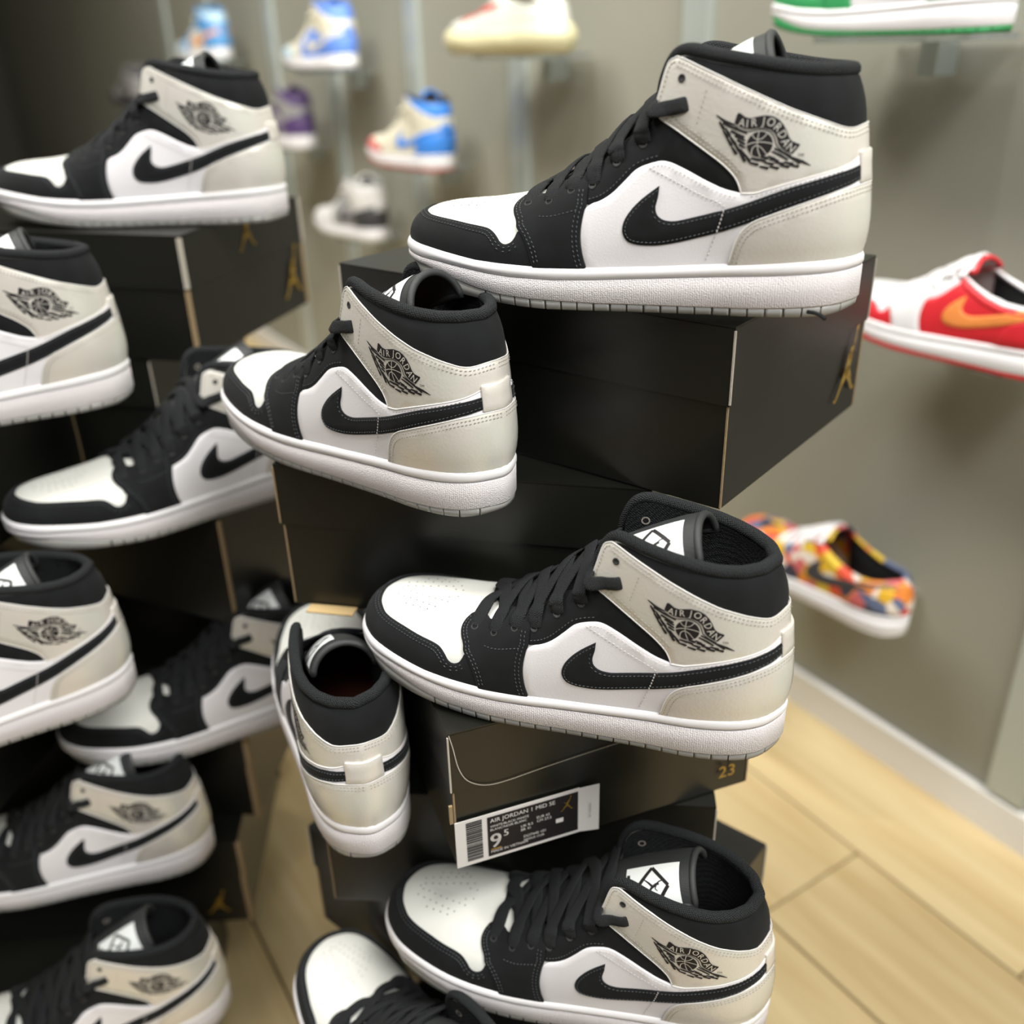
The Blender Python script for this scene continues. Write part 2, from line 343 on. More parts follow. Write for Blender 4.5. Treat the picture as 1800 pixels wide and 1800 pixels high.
def stitches(surf, paths, mb, pitch=2.7, ln=1.05, w=.42):
    """paths: list of (at polyline, offset mm sideways, surface height)"""
    for at, off, h in paths:
        at = np.asarray(at); p = surf.P(at[:, 0], at[:, 1], h)
        q = resample(np.hstack([p, at]), pitch)
        if len(q) < 4: continue
        tan = np.gradient(q[:, :3], axis=0); tan /= np.maximum(np.linalg.norm(tan, axis=1, keepdims=True), 1e-9)
        nr = surf.N(q[:, 3], q[:, 4]); sd = np.cross(nr, tan); sd /= np.maximum(np.linalg.norm(sd, axis=1, keepdims=True), 1e-9)
        c = q[:, :3] + sd * off
        for i in range(1, len(q) - 1):
            v = [(c[i] + tan[i] * o[0] * ln + sd[i] * (o[1] * w + o[0] * .12) + nr[i] * (o[2] * .38)) * .001 for o in OCT]
            mb.add(v, OF)
def heelwrap(at, tend, n=10):
    a0, t0 = at[-1]; s = np.linspace(0, 1, n + 1)[1:]
    sl = (at[-1][1] - at[-2][1]) / max(at[-1][0] - at[-2][0], 1e-4); sl = np.clip(sl, -1.5, 1.5)
    d = 1 - a0; hh = (2*s**3-3*s**2+1) * t0 + (s**3-2*s**2+s) * d * sl + (-2*s**3+3*s**2) * tend
    return np.vstack([at, np.stack([a0 + s * d, hh], 1)])
def mir(at): m = np.array(at)[::-1].copy(); m[:, 0] = 2 - m[:, 0]; return m
def mirt(at): m = np.array(at)[::-1].copy(); m[:, 0] = -m[:, 0]; return m
def mirn(at): m = np.array(at).copy(); m[:, 0] = 2 - m[:, 0]; return m
def side(at, s): m = np.array(at).copy(); m[:, 0] = m[:, 0] * s; return m

def jumper(scale=1.0):
    """leaping figure emblem: list of tapered strokes (x0,y0,r0,x1,y1,r1) in a unit box"""
    S = [(-.02,.08,.075,.10,.36,.085),(.10,.36,.05,.13,.40,.05),(.12,.50,.062,.13,.52,.062),(.12,.36,.05,.27,.62,.034),(.27,.62,.034,.33,.90,.024),(.34,.97,.058,.35,.98,.058),
         (.06,.34,.045,-.14,.26,.03),(-.14,.26,.03,-.26,.40,.022),(-.02,.06,.075,-.26,-.20,.05),(-.26,-.20,.05,-.50,-.52,.03),(-.50,-.52,.03,-.60,-.50,.03),
         (.02,.06,.075,.22,-.16,.055),(.22,-.16,.055,.42,-.46,.032),(.42,-.46,.032,.53,-.44,.028)]
    return [tuple(v * scale for v in s) for s in S]
def stroke_poly(x0, y0, r0, x1, y1, r1, n=5):
    d = math.hypot(x1 - x0, y1 - y0) or 1e-6; th = math.atan2(y1 - y0, x1 - x0); pts = []
    for k in range(n + 1): a = th + math.pi / 2 + math.pi * k / n; pts.append((x0 + r0 * math.cos(a), y0 + r0 * math.sin(a)))
    for k in range(n + 1): a = th - math.pi / 2 + math.pi * k / n; pts.append((x1 + r1 * math.cos(a), y1 + r1 * math.sin(a)))
    return pts

# ---- wings emblem, drawn in a 1260 x 840 plane
def emblem_polys():
    blk, wht = [], []
    def st(x0, y0, x1, y1, w0, w1, l): l.append(stroke_poly(x0, y0, w0, x1, y1, w1, 3))
    def line(pts, w, l):
        pts = catmull(pts, False, 5) if len(pts) > 2 else np.array(pts, float)
        for a, b in zip(pts[:-1], pts[1:]): st(a[0], a[1], b[0], b[1], w, w, l)
    cx, cy, R_ = 592, 425, 128
    blk.append([(cx + R_ * math.cos(k * math.pi / 16), cy + R_ * math.sin(k * math.pi / 16)) for k in range(32)])
    line([(578,298),(568,380),(568,425),(580,490),(606,552)], 4.5, wht); line([(464,432),(520,410),(600,402),(680,412),(718,424)], 4.5, wht)
    line([(512,328),(535,362),(575,376),(620,362),(660,316)], 4.5, wht); line([(516,530),(520,470),(560,438),(610,460),(645,500),(668,528)], 4.5, wht)
    ban = [(355,112),(372,108),(400,125),(430,150),(480,165),(540,152),(620,138),(700,148),(760,183),(810,238),(845,300),(870,362),(900,402),(940,420),(980,436),
           (965,460),(915,530),(860,508),(805,470),(775,430),(757,370),(735,320),(690,282),(620,262),(560,264),(500,272),(430,268),(385,246),(326,212)]
    blk.append(ban)
    # outline band hugging the ball and the two long struts
    line([(330,238),(400,280),(470,296),(540,284),(610,276),(680,300),(722,345),(742,400),(762,448),(820,500),(900,545)], 5, blk)
    st(140,132,230,196,6,15,blk); st(230,196,325,226,15,9,blk); st(1085,652,1010,610,4,14,blk); st(1010,610,910,562,14,9,blk)
    F = [(212,212,330,262,11,13),(330,262,455,312,13,9),(300,292,430,352,13,12),(345,340,440,384,13,10),(372,384,440,420,13,11),(392,430,446,458,13,9),
         (742,470,830,515,9,13),(830,515,985,625,13,10),(722,500,800,540,9,13),(800,540,870,585,13,10),(690,548,750,575,10,12)]
    for f in F: st(*f, blk)
    for (x, y) in ((196,235),(240,322),(285,402),(338,488),(432,562),(262,300),(312,378),(368,458),(430,512),(480,566),(330,398),(392,488)):
        st(x - 24, y - 34, x + 20, y + 28, 10, 17, blk)
    for (x, y) in ((550,625),(652,662),(752,664),(850,652),(940,650),(560,578),(618,588),(700,622),(800,620),(645,560),(745,588),(890,622)):
        st(x - 42, y - 11, x + 33, y + 7, 10, 15, blk)
    return blk, wht
EM_LET = [('A',402,212,12),('I',456,222,4),('R',522,212,-4),('J',618,196,6),('O',688,212,16),('R',752,262,40),('D',800,334,58),('A',838,412,58),('N',892,468,38)]
def em_xz(p):
    p = np.asarray(p, float).reshape(-1, 2); return np.stack([222.7 + (p[:, 0] - 135) * .0541, 113.7 - (p[:, 1] - 125) * .0517], 1)
def flat_on(surf, polys, tris, h, name, m, parent, xzf, kind=None):
    V_, F_ = [], []
    for p in polys:
        n = len(V_); V_ += [tuple(q) for q in p]; F_.append(tuple(range(n, n + len(p))))
    for v, f in tris:
        n = len(V_); V_ += [tuple(q) for q in v]; F_ += [tuple(i + n for i in q) for q in f]
    at = surf.look(xzf(V_)); return mesh_obj(name, surf.P(at[:, 0], at[:, 1], h) * .001, F_, m, parent, kind=kind)
def dense_poly(poly, step, grid):
    P = resample(np.vstack([poly, poly[:1]]).astype(float), step)[:-1]; lo, hi = P.min(0), P.max(0)
    gx, gy = np.meshgrid(np.arange(lo[0], hi[0], grid), np.arange(lo[1], hi[1], grid)); G = np.stack([gx.ravel(), gy.ravel()], 1); G = G[inside(P, G)]
    if len(G): G = G[bdist(P, G) > grid * .4]
    A_ = np.vstack([P, G]); v, _, f, _, _, _ = delaunay_2d_cdt([Vector(p) for p in A_], [], [list(range(len(P)))], 1, 1e-5)
    return np.array([(q.x, q.y) for q in v]), [tuple(q) for q in f]

def ribbon(mb, pts, nrm, width, thick, n=8, wdir=None):
    C = catmull(pts, False, n); K = catmull(nrm, False, n); K /= np.linalg.norm(K, axis=1, keepdims=True)
    tan = np.gradient(C, axis=0); tan /= np.linalg.norm(tan, axis=1, keepdims=True)
    sd = np.cross(tan, K); sd /= np.linalg.norm(sd, axis=1, keepdims=True); K = np.cross(sd, tan)
    prof = [(-.5, 0), (-.42, .5), (-.15, .62), (.15, .62), (.42, .5), (.5, 0), (.42, -.5), (0, -.55), (-.42, -.5)]
    m_ = len(prof); V_ = []; w = np.full(len(C), float(width)); w[:2] *= .7; w[-2:] *= .7
    for i in range(len(C)):
        for a, b in prof: V_.append((C[i] + sd[i] * a * w[i] + K[i] * b * thick) * .001)
    F_ = []
    for i in range(len(C) - 1):
        for j in range(m_): F_.append((i * m_ + j, i * m_ + (j + 1) % m_, (i + 1) * m_ + (j + 1) % m_, (i + 1) * m_ + j))
    F_ += [tuple(range(m_))[::-1], tuple((len(C) - 1) * m_ + j for j in range(m_))]
    ds = np.r_[0, np.cumsum(np.linalg.norm(np.diff(C, axis=0), axis=1))]
    mb.add(V_, F_, [(ds[i], a * width) for i in range(len(C)) for a, b in prof])
def tube(mb, C, rad, n=10, closed=False, prof=None):
    C = np.asarray(C, float); tan = np.gradient(C, axis=0); tan /= np.linalg.norm(tan, axis=1, keepdims=True)
    up = np.array([0, 0, 1.]); V_ = []; prev = None
    for i in range(len(C)):
        if prev is None: sd = np.cross(tan[i], up); sd = sd / np.linalg.norm(sd)
        else: sd = prev - tan[i] * (prev @ tan[i]); sd /= np.linalg.norm(sd)
        prev = sd; k = np.cross(sd, tan[i])
        for j in range(n):
            a = 2 * math.pi * j / n; V_.append((C[i] + (sd * math.cos(a) + k * math.sin(a)) * rad[i]) * .001)
    F_ = []
    for i in range(len(C) - 1):
        for j in range(n): F_.append((i * n + j, i * n + (j + 1) % n, (i + 1) * n + (j + 1) % n, (i + 1) * n + j))
    F_ += [tuple(range(n))[::-1], tuple((len(C) - 1) * n + j for j in range(n))]
    ds = np.r_[0, np.cumsum(np.linalg.norm(np.diff(C, axis=0), axis=1))]
    mb.add(V_, F_, [(ds[i], abs(j - n / 2) * 2 * math.pi * rad[i] / n) for i in range(len(C)) for j in range(n)])

def sole(root, thick=None, mid=RUBBER, tex=RUBTEX, out=CLEAR, flare=0.0):
    n = 420; a = list(np.linspace(0, 2, n, endpoint=False)); notch = set()
    for side_ in (0, 1):
        for x in np.arange(78, 300, 10.5):
            ac = float(a_of_x(x)); ac = ac if side_ == 0 else 2 - ac
            for d in (-.0019, -.0010, .0010, .0019): a.append(ac + d)
            notch.add(ac)
    a = np.array(sorted(set(a))); O_ = outline(a); Nn = onorm(a); x = O_[:, 0]
    isn = np.zeros(len(a), bool)
    for c in notch: isn |= np.abs(a - c) < .0014
    zb, zo, zg, zt = fz('outbot', x), fz('outtop', x), fz('groove', x), fz('feather', x)
    toe = ((35 - x) / 35).clip(0, 1)
    def ring(ins, z): return np.column_stack([O_ - Nn * np.broadcast_to(ins, x.shape)[:, None], z])
    def loft(rings, name, m, cap0=False, cap1=False):
        V_ = np.vstack(rings) * .001; k = len(a); F_ = []
        for r in range(len(rings) - 1):
            for i in range(k): j = (i + 1) % k; F_.append((r * k + i, r * k + j, (r + 1) * k + j, (r + 1) * k + i))
        def cap(r, flip):
            c = V_[r * k:(r + 1) * k]; v, _, f, _, _, _ = delaunay_2d_cdt([Vector((p[0], p[1])) for p in c], [], [list(range(k))], 1, 1e-7)
            if len(v) == k:
                for q in f: F_.append(tuple(r * k + i for i in (reversed(q) if flip else q)))
        if cap0: cap(0, True)
        if cap1: cap(len(rings) - 1, False)
        pl = np.r_[0, np.cumsum(np.linalg.norm(np.diff(O_, axis=0), axis=1))]
        return mesh_obj(name, V_, F_, m, root, uv=np.vstack([np.column_stack([pl, q[:, 2]]) for q in rings]))
    ob = np.where(isn, zo - .8, zb); oi = np.where(isn, 5.5, 0)
    loft([ring(16, zb + .6), ring(3.0 + 5 * toe + oi, ob), ring(1.6 + 4 * toe + oi * .6, np.where(isn, ob, zb + .9)), ring(.9 + 1.2 * toe, zo), ring(4, zo + .3)], 'outsole', out, cap0=True)
    loft([ring(4, zo), ring(.7 + .8 * toe, zo), ring(0.1, zo + .9), ring(0 - flare, (zo + zg) / 2), ring(-.1, zg - .5), ring(.7, zg)], 'textured_sidewall', tex)
    loft([ring(1.2, zg - .4), ring(1.1, zg + .3), ring(.2, zg + 1.0), ring(-.5, zg + 2.6), ring(-.5, zt - 3.2), ring(.3, zt - 1.2), ring(1.6, zt), ring(3.4, zt + .1), ring(5.5, zt - 1.5)], 'foxing_band', mid)

def build_shoe(high=True):
    root = empty('high_top_sneaker' if high else 'low_top_sneaker')
    S = Surf(TH, (291.0, 133.8), (45.0, 59.2)) if high else Surf(TL, (293.0, 78.0), (45.0, 59.2))
    A_of = lambda k: S.look(catmull(T[k], False, 4))
    # base upper (vamp leather)
    nu, nv = 150, 26
    aa = np.linspace(0, 2, nu, endpoint=False); tv = np.r_[-.08, np.linspace(0, 1, nv)]
    AA, TT = np.meshgrid(aa, tv, indexing='ij'); P = S.P(AA, TT)
    F_ = [(i * (nv + 1) + j, ((i + 1) % nu) * (nv + 1) + j, ((i + 1) % nu) * (nv + 1) + j + 1, i * (nv + 1) + j + 1) for i in range(nu) for j in range(nv)]
    mesh_obj('vamp', P.reshape(-1, 3) * .001, F_, VAMP, root)
    sole(root)
    mb_d, mb_l, mb_w = MB(), MB(), MB()
    # toe mudguard
    mud = A_of('mud'); mud = mud[3:] if mud[3, 0] > .02 else mud[5:]
    t0 = float(S.look([(15.5, 54.8)])[0, 1]); m0 = mud[0]; s = np.linspace(0, 1, 9)[:-1]
    fr = np.stack([s * m0[0], t0 + (m0[1] - t0) * s * s], 1); up = np.vstack([fr, mud, [(a_of_x(122), mud[-1, 1] + .05)]])
    aE = a_of_x(122); low = np.array([(aE, -.06), (-aE, -.06)])
    loop = np.vstack([mirt(up)[:-1], up, low])
    panel(S, 'toe_mudguard', loop, .1, 1.3, BLACK, root, dome=.3, grid=6)
    for s_ in (1, -1):
        q = side(np.vstack([fr[1:], mud[:-4]]), s_)
        stitches(S, [(q, 2.2 * s_ * -1, 1.6), (q, 4.6 * s_ * -1, 1.7)], mb_d)
    el = A_of('eye_low'); wu = A_of('wedge_up'); thr = A_of('throat'); ol = A_of('ovl_left'); orr = A_of('ovl_right'); ot = A_of('ovl_top')
    thr[:, 1] = np.maximum(thr[:, 1], .985); k_ = catmull(T['ovl_top'], False, 4)[:, 0] > 119; ot[k_, 1] = np.maximum(ot[k_, 1], .985)
    qt = heelwrap(A_of('qtop'), .565 if high else .93); cn = heelwrap(A_of('counter'), .395 if high else .72)
    sl = A_of('swoosh_low'); su = A_of('swoosh_up')
    for s_ in (1, -1):
        nm = side
        eye = np.vstack([orr[-6:-1], thr, wu[::-1], el[::-1]]) if high else np.vstack([orr[-6:-1], thr, el[::-1]])
        panel(S, 'eyestay', side(eye, s_), .1, 1.0, BLACK, root, grid=6)
        ov = np.vstack([ol, [(ol[-1, 0], -.06), (orr[0, 0], -.06)], orr, ot])
        panel(S, 'lace_overlay', side(ov, s_), 1.5, 1.1, BLACK, root, dome=.3, grid=6)
        stitches(S, [(side(ol, s_), 2.2 * s_, 2.8), (side(ol, s_), 4.6 * s_, 2.9), (side(orr[:-4], s_), 2.4 * s_, 2.9), (side(orr[:-4], s_), 5 * s_, 2.9)], mb_d)
        sm = S.look(catmull([(113.5, 55.5), (123.1, 56.2), (132.4, 58.5), (142.5, 61.3)])); stitches(S, [(side(sm, s_), 0, 2.9)], mb_d)
        stitches(S, [(side(el[:len(el) * 6 // 10], s_), 3.0 * s_, 1.3)], mb_d, w=.35)
        stitches(S, [(side(el[len(el) * 5 // 10:], s_), -2.4 * s_, 2.6)], mb_w)
        sp = S.look(catmull([(182.5, 85.8), (196.2, 79.7), (213.2, 71.7), (230.1, 64.4), (228.2, 55.9), (224.7, 46.4), (221.1, 36.7), (219.2, 32.1)], False, 4)); stitches(S, [(side(sp, s_), 0, 2.5)], mb_w, w=.5); sq = S.look(catmull([(230.1, 64.4), (228.2, 56.5), (225.6, 48.5)], False, 4)); stitches(S, [(side(sq, s_), 0, 3.4)], mb_w, pitch=2.4, w=.5)
        sw = np.vstack([sl, [(.967, sl[-1, 1] + .035), (.967, su[0, 1] + .03)], su])
        swr = heelwrap(sl, .43 if high else .78); swu = heelwrap(su[::-1], .505 if high else .86)
        k1 = swr[:, 0] < .972; k2 = swu[:, 0] < .972
        sw = np.vstack([swr[k1], swu[k2][::-1]])
        panel(S, 'side_stripe', side(sw, s_), 2.0, 1.0, BLACK, root, grid=6)
        stitches(S, [(side(swr[k1], s_), 1.8 * s_, 3.2), (side(swu[k2], s_), -1.8 * s_, 3.2)], mb_d, w=.3)
        stitches(S, [(side(qt[2:-8], s_), -1.6 * s_, 2.7)], mb_l)
        stitches(S, [(side(cn, s_), 2.2 * s_ * -1, 3.4), (side(cn, s_), 4.6 * s_ * -1, 3.4)], mb_l)
    # quarter wraps the heel
    qf = np.vstack([el[2:], qt[1:]]); qh = np.vstack([[(orr[0, 0] - .004, -.06)], orr[:len(orr) - 14], qf])
    loop = np.vstack([qh, mir(qh)[1:]])
    panel(S, 'quarter', loop, .8, 1.3, WHITE, root, grid=6)
    loop = np.vstack([[(cn[0, 0], -.06)], cn, mir(cn)[1:], [(2 - cn[0, 0], -.06)]])
    panel(S, 'heel_counter', loop, 2.0, 1.0, PEARL, root, dome=.3, grid=6)
    th_, tl_ = (.575, .40) if high else (.95, .74)
    panel(S, 'heel_tab', [(.962, tl_), (1.038, tl_), (1.038, th_), (.962, th_)], 2.9, .6, PEARL, root, grid=5)
    stitches(S, [([(.965, th_ - .02), (1.035, th_ - .02)], 0, 3.7)], mb_l)
    if high:
        stp = heelwrap(A_of('strap_top'), .715); sf = A_of('strap_front')
        low_ = heelwrap(A_of('qtop'), .535); low_[:, 1] -= .0
        fr_ = np.vstack([wu[4:], sf])
        lowm = low_[2:].copy(); lowm[:, 1] = lowm[:, 1] - .03
        lower = np.vstack([[wu[0] + [0.002, -.02]], lowm])
        loop = np.vstack([wu[::1], sf[2:], stp[1:], mir(stp)[1:], mir(sf[2:])[1:], mir(wu)[1:], mirn(lower)[1:], lower[::-1][1:-1]])
        panel(S, 'ankle_strap', loop, .5, 1.3, PEARL, root, dome=.3, grid=6)
        for s_ in (1, -1):
            stitches(S, [(side(stp, s_), -2.2 * s_, 2.1), (side(stp, s_), -4.6 * s_, 2.2), (side(np.vstack([wu[6:-4]]), s_), -2.2 * s_, 2.1), (side(wu[6:-4], s_), -4.6 * s_, 2.2),
                         (side(sf[6:], s_), -2.2 * s_, 2.0)], mb_l)
            cr = S.look(catmull([(216.9, 128.4), (215.0, 121.6), (212.7, 113.6), (210.6, 107.1)])); stitches(S, [(side(cr, s_), 0, 2.05)], mb_l, w=.3)
        fr2 = S.look(T['front']); fr2[:, 1] = .995
        rimt = np.linspace(fr2[0, 0] + .002, 1, 60)
        top = np.stack([rimt, np.full(60, .965)], 1)
        st2 = stp.copy(); st2[:, 1] -= .04; f2 = sf[2:].copy(); f2 = f2 * 1.0; f2[:, 0] += .006
        lowc = np.vstack([f2[:-4], st2[6:]])
        loop = np.vstack([top, mir(top)[1:], mirn(lowc), lowc[::-1][1:]])
        panel(S, 'ankle_collar', loop, .2, .6, BLACK, root, dome=.9, grid=6)
        for path, h_ in ((stp, 1.75), (cn, 2.95), (qt, 2.05)):
            mm_ = MB(); q = np.vstack([path, mir(path)[1:]]); tube(mm_, S.P(q[:, 0], q[:, 1], h_), [.42] * len(q), 6); mm_.obj('leather_edge', EDGEW, root, smooth=True)
        for s_ in (1, -1):
            q = side(np.vstack([wu, sf[2:]]), s_); mm_ = MB(); tube(mm_, S.P(q[:, 0], q[:, 1], 1.75), [.38] * len(q), 6); mm_.obj('leather_edge', EDGEW, root, smooth=True)
        b, w = emblem_polys(); ban = b.pop(1)
        dv, df = dense_poly(np.array(ban), 22, 40)
        flat_on(S, b, [(dv, df)], 2.32, 'wings_emblem', INK, root, em_xz)
        let = []
        for ch, x, y, rot in EM_LET:
            v, f = glyph(ch, 118); r = math.radians(rot); v = v * [.86, 1]; c, s2 = math.cos(r), math.sin(r)
            let.append((np.stack([x + v[:, 0] * c + v[:, 1] * s2, y + v[:, 0] * s2 - v[:, 1] * c], 1), f))
        flat_on(S, w, let, 2.45, 'emblem_lettering', PEARL, root, em_xz)
        v, f = glyph('TM', 44); flat_on(S, [], [(np.stack([990 + v[:, 0], 545 - v[:, 1]], 1), f)], 2.4, 'trademark_print', INK, root, em_xz)
    else:
        fr2 = thr[-1:]
        rimt = np.linspace(thr[-1, 0], 1, 50); top = np.stack([rimt, np.full(50, .995)], 1)
        lo_ = np.stack([rimt, np.full(50, .80)], 1); loop = np.vstack([top, mir(top)[1:], mirn(lo_), lo_[::-1][1:]])
        panel(S, 'ankle_collar', loop, .2, 2.4, BLACK, root, dome=1.0, grid=8)
    mb_d.obj('dark_stitching', STD, root, kind='stuff'); mb_l.obj('shaded_pale_stitching', STL, root, kind='stuff'); mb_w.obj('white_stitching', STW, root, kind='stuff')
    # collar bead and lining
    a0 = a_of_x(176 if high else 180); ra = np.linspace(a0, 2 - a0, 140); ctr = S.P(ra, np.full(140, .992)); nn = S.N(ra, np.full(140, .97))
    ctr = ctr - nn * 1.6; ctr[:, 2] += 1.0
    lx = np.minimum(ra, 2 - ra); rad = np.interp(lx, [a0, a_of_x(200), a_of_x(222), 1], [2.0, 2.6, 4.0, 4.2])
    m = MB(); tube(m, ctr, rad, 10); m.obj('collar_bead', BEAD, root, smooth=True)
    tv = np.linspace(.05, .99, 16); AA, TT = np.meshgrid(ra, tv, indexing='ij'); P = S.P(AA, TT, -np.interp(TT, [.05, .5, 1], [4, 7, 5.5]))
    nv2 = len(tv); F_ = [(i * nv2 + j, i * nv2 + j + 1, (i + 1) * nv2 + j + 1, (i + 1) * nv2 + j) for i in range(139) for j in range(nv2 - 1)]
    mesh_obj('collar_lining', P.reshape(-1, 3) * .001, F_, KNIT, root)
    aa = np.linspace(0, 2, 80, endpoint=False); O_ = outline(aa) - onorm(aa) * 7; V_ = np.column_stack([O_, fz('feather', O_[:, 0]) + 5]) * .001
    mesh_obj('insole', V_, [tuple(range(80))], INSOLE, root)
    # tongue
    cp = [(92,58),(102,63.5),(115,71.5),(130,81),(145,90.5),(158,101),(171,112),(185,122.5),(200,132),(216,141),(232,149),(243,153)] if high else [(92,58),(102,64),(115,72),(130,82),(145,91),(158,99),(170,105),(182,110)]
    C = resample(catmull(cp, False, 6), 4); tg = np.gradient(C, axis=0); tg /= np.linalg.norm(tg, axis=1, keepdims=True); nrm = np.stack([-tg[:, 1], tg[:, 0]], 1)
    hw = np.interp(C[:, 0], [86, 110, 145, 185, 215, 245], [12, 17, 23, 27, 31, 32] if high else [12, 17, 23, 27, 30, 30]); phi = np.linspace(-1, 1, 21)
    def tongue_pt(i, q, off=0.0):
        i0 = int(min(max(i, 0), len(C) - 2)); fr_ = i - i0; c = C[i0] * (1 - fr_) + C[i0 + 1] * fr_; n2 = nrm[i0] * (1 - fr_) + nrm[i0 + 1] * fr_; h_ = hw[i0] * (1 - fr_) + hw[i0 + 1] * fr_
        R_ = np.interp(c[0], [86, 145, 200, 245], [26, 30, 26, 23]); ang = q * h_ / R_ * 1.0
        y = (R_ + off) * math.sin(ang); back = R_ * (1 - math.cos(ang)) - off * math.cos(ang)
        return np.array([c[0] - n2[0] * back, y, c[1] - n2[1] * back])
    V_, F_ = [], []; nC = len(C); nq = len(phi)
    for off in (1.6, -1.6):
        for i in range(nC):
            for q in phi: V_.append(tongue_pt(i, q, off) * .001)
    for k, fl in ((0, 0), (1, 1)):
        b0 = k * nC * nq
        for i in range(nC - 1):
            for j in range(nq - 1):
                f = (b0 + i * nq + j, b0 + i * nq + j + 1, b0 + (i + 1) * nq + j + 1, b0 + (i + 1) * nq + j); F_.append(f if fl else f[::-1])
    tongue = mesh_obj('tongue', V_, F_, NYLON, root)
    edge = [tongue_pt(i, -1.0) for i in range(nC // 3, nC - 1)] + [tongue_pt(nC - 1, q) for q in np.linspace(-1, 1, 24)] + [tongue_pt(i, 1.0) for i in range(nC - 2, nC // 3, -1)]
    m = MB(); tube(m, edge, [2.6] * len(edge), 8); m.obj('tongue_binding', NYLON, tongue, smooth=True)
    if high:
        # woven label on the tongue: u along the tongue (0..1), v across (-1..1)
        iA, iB = nC - 13.5, nC - 3.2
        def lab(u, v, off): return tongue_pt(iA + (iB - iA) * u, -.56 + v * .46, off) * .001
        V_, F_ = [], []
        for i in range(9):
            for j in range(17): V_.append(lab(i / 8, -1 + j / 8, 2.1))
        for i in range(8):
            for j in range(16): F_.append((i * 17 + j, (i + 1) * 17 + j, (i + 1) * 17 + j + 1, i * 17 + j + 1))
        lb = mesh_obj('tongue_label', V_, F_, LABELW, tongue)
        Lh = (iB - iA) * 4.0; Lw = 2 * .46 * 31
        def band(p, q, w):   # strip in label mm coordinates (x across, y along)
            p, q = np.array(p, float), np.array(q, float); d = (q - p) / np.linalg.norm(q - p); n2 = np.array([-d[1], d[0]]) * w; n = 10; V2, F2 = [], []
            for i in range(n + 1):
                c = p + (q - p) * i / n; V2 += [c - n2, c + n2]
            for i in range(n): F2.append((2 * i, 2 * i + 1, 2 * i + 3, 2 * i + 2))
            return V2, F2
        mb = MB()
        def put(V2, F2): mb.add([lab(y / Lh, (x / Lw) * 2, 2.25) for x, y in V2], F2)
        cx, cy, r = 0, Lh * .5, 12.0
        for a_, b_ in (((cx - r, cy), (cx, cy + r)), ((cx, cy + r), (cx + r, cy)), ((cx + r, cy), (cx, cy - r)), ((cx, cy - r), (cx - r, cy)), ((cx - r, cy), (cx - r - 5, cy + 7)), ((cx - 9, 2), (cx + 9, 2))):
            put(*band(a_, b_, 1.2))
        for s_ in jumper(10.5):
            s_ = (s_[0], s_[1], s_[2] * 1.1, s_[3], s_[4], s_[5] * 1.1)
            pl = [(cx + p[0], cy - 1 + p[1]) for p in stroke_poly(*s_, 3)]; put(pl, [tuple(range(len(pl)))])
        mb.obj('label_print', INK, lb)
    # eyelets and laces
    ex = catmull(T['eyelets'][:8 if high else 6], False, 1); E = S.look(np.array(T['eyelets'][:8 if high else 6]))
    hts = [2.75, 2.75, 2.75, 1.25, 1.25, 1.25, 2.2, 2.2]
    for k in range(len(E)):
        for s_ in (1, -1):
            p = S.P(E[k, 0] * s_, E[k, 1], hts[k]); n = S.N(np.array([E[k, 0] * s_]), np.array([E[k, 1]]))[0]
            u = np.cross(n, [0, 1, .3]); u /= np.linalg.norm(u); v = np.cross(n, u); r0 = 2.1 if k < 7 else 1.7
            ring_ = [(p + (u * math.cos(q) + v * math.sin(q)) * r1 + n * d_) * .001 for r1, d_ in ((r0 + .7, .05), (r0 + .1, .35), (r0 - .3, -.1)) for q in np.arange(12) * math.pi / 6]
            mesh_obj('eyelet', ring_, [(r * 12 + i, r * 12 + (i + 1) % 12, r * 12 + 12 + (i + 1) % 12, r * 12 + 12 + i) for r in range(2) for i in range(12)] + [tuple(range(24, 36))], HOLE, root)
    if high:
        rings = MB()
        p = S.P(-E[7, 0], E[7, 1], -6.5); n = S.N(np.array([-E[7, 0]]), np.array([E[7, 1]]))[0]; u = np.cross(n, [0, 1, .3]); u /= np.linalg.norm(u); v = np.cross(n, u)
        rings.add([(p + (u * math.cos(q) + v * math.sin(q)) * r_ ) * .001 for r_ in (2.0, 3.0) for q in np.arange(12) * math.pi / 6], [(i, (i + 1) % 12, 12 + (i + 1) % 12, 12 + i) for i in range(12)])
        rings.obj('eyelet_ring', STL, root)
    def ept(k, s_, h): return S.P(E[k, 0] * s_, E[k, 1], h), S.N(np.array([E[k, 0] * s_]), np.array([E[k, 1]]))[0]
    def tong(x):
        i = float(np.interp(x, C[:, 0], np.arange(nC))); p = tongue_pt(i, 0, 0); i0 = int(i); return p, np.array([nrm[min(i0, nC - 1)][0], 0, nrm[min(i0, nC - 1)][1]])
    def lace_path(k0, s0, k1, s1, lift, start=0.9):
        p0, n0 = ept(k0, s0, hts[k0] + start - 1.6); p0b, _ = ept(k0, s0, hts[k0] + 2.2); p1, n1 = ept(k1, s1, hts[k1] + start - 1.6); p1b, _ = ept(k1, s1, hts[k1] + 2.2)
        pts, nr = [p0], [n0]; xm = (p0[0] + p1[0]) / 2; tm, tn = tong(xm + (6 if k0 > 2 else 3))
        top0 = np.array([p0[0] * .72 + p1[0] * .28, p0[1] * .62, 0]); q0, _ = tong(top0[0] + 4); e0 = S.P(E[k0, 0] * s0, .99, 2.6 + lift * .35)
        e1 = S.P(E[k1, 0] * s1, .99, 2.6 + lift * .35)
        e0 = e0 * .75 + p0b * .25; e1 = e1 * .75 + p1b * .25
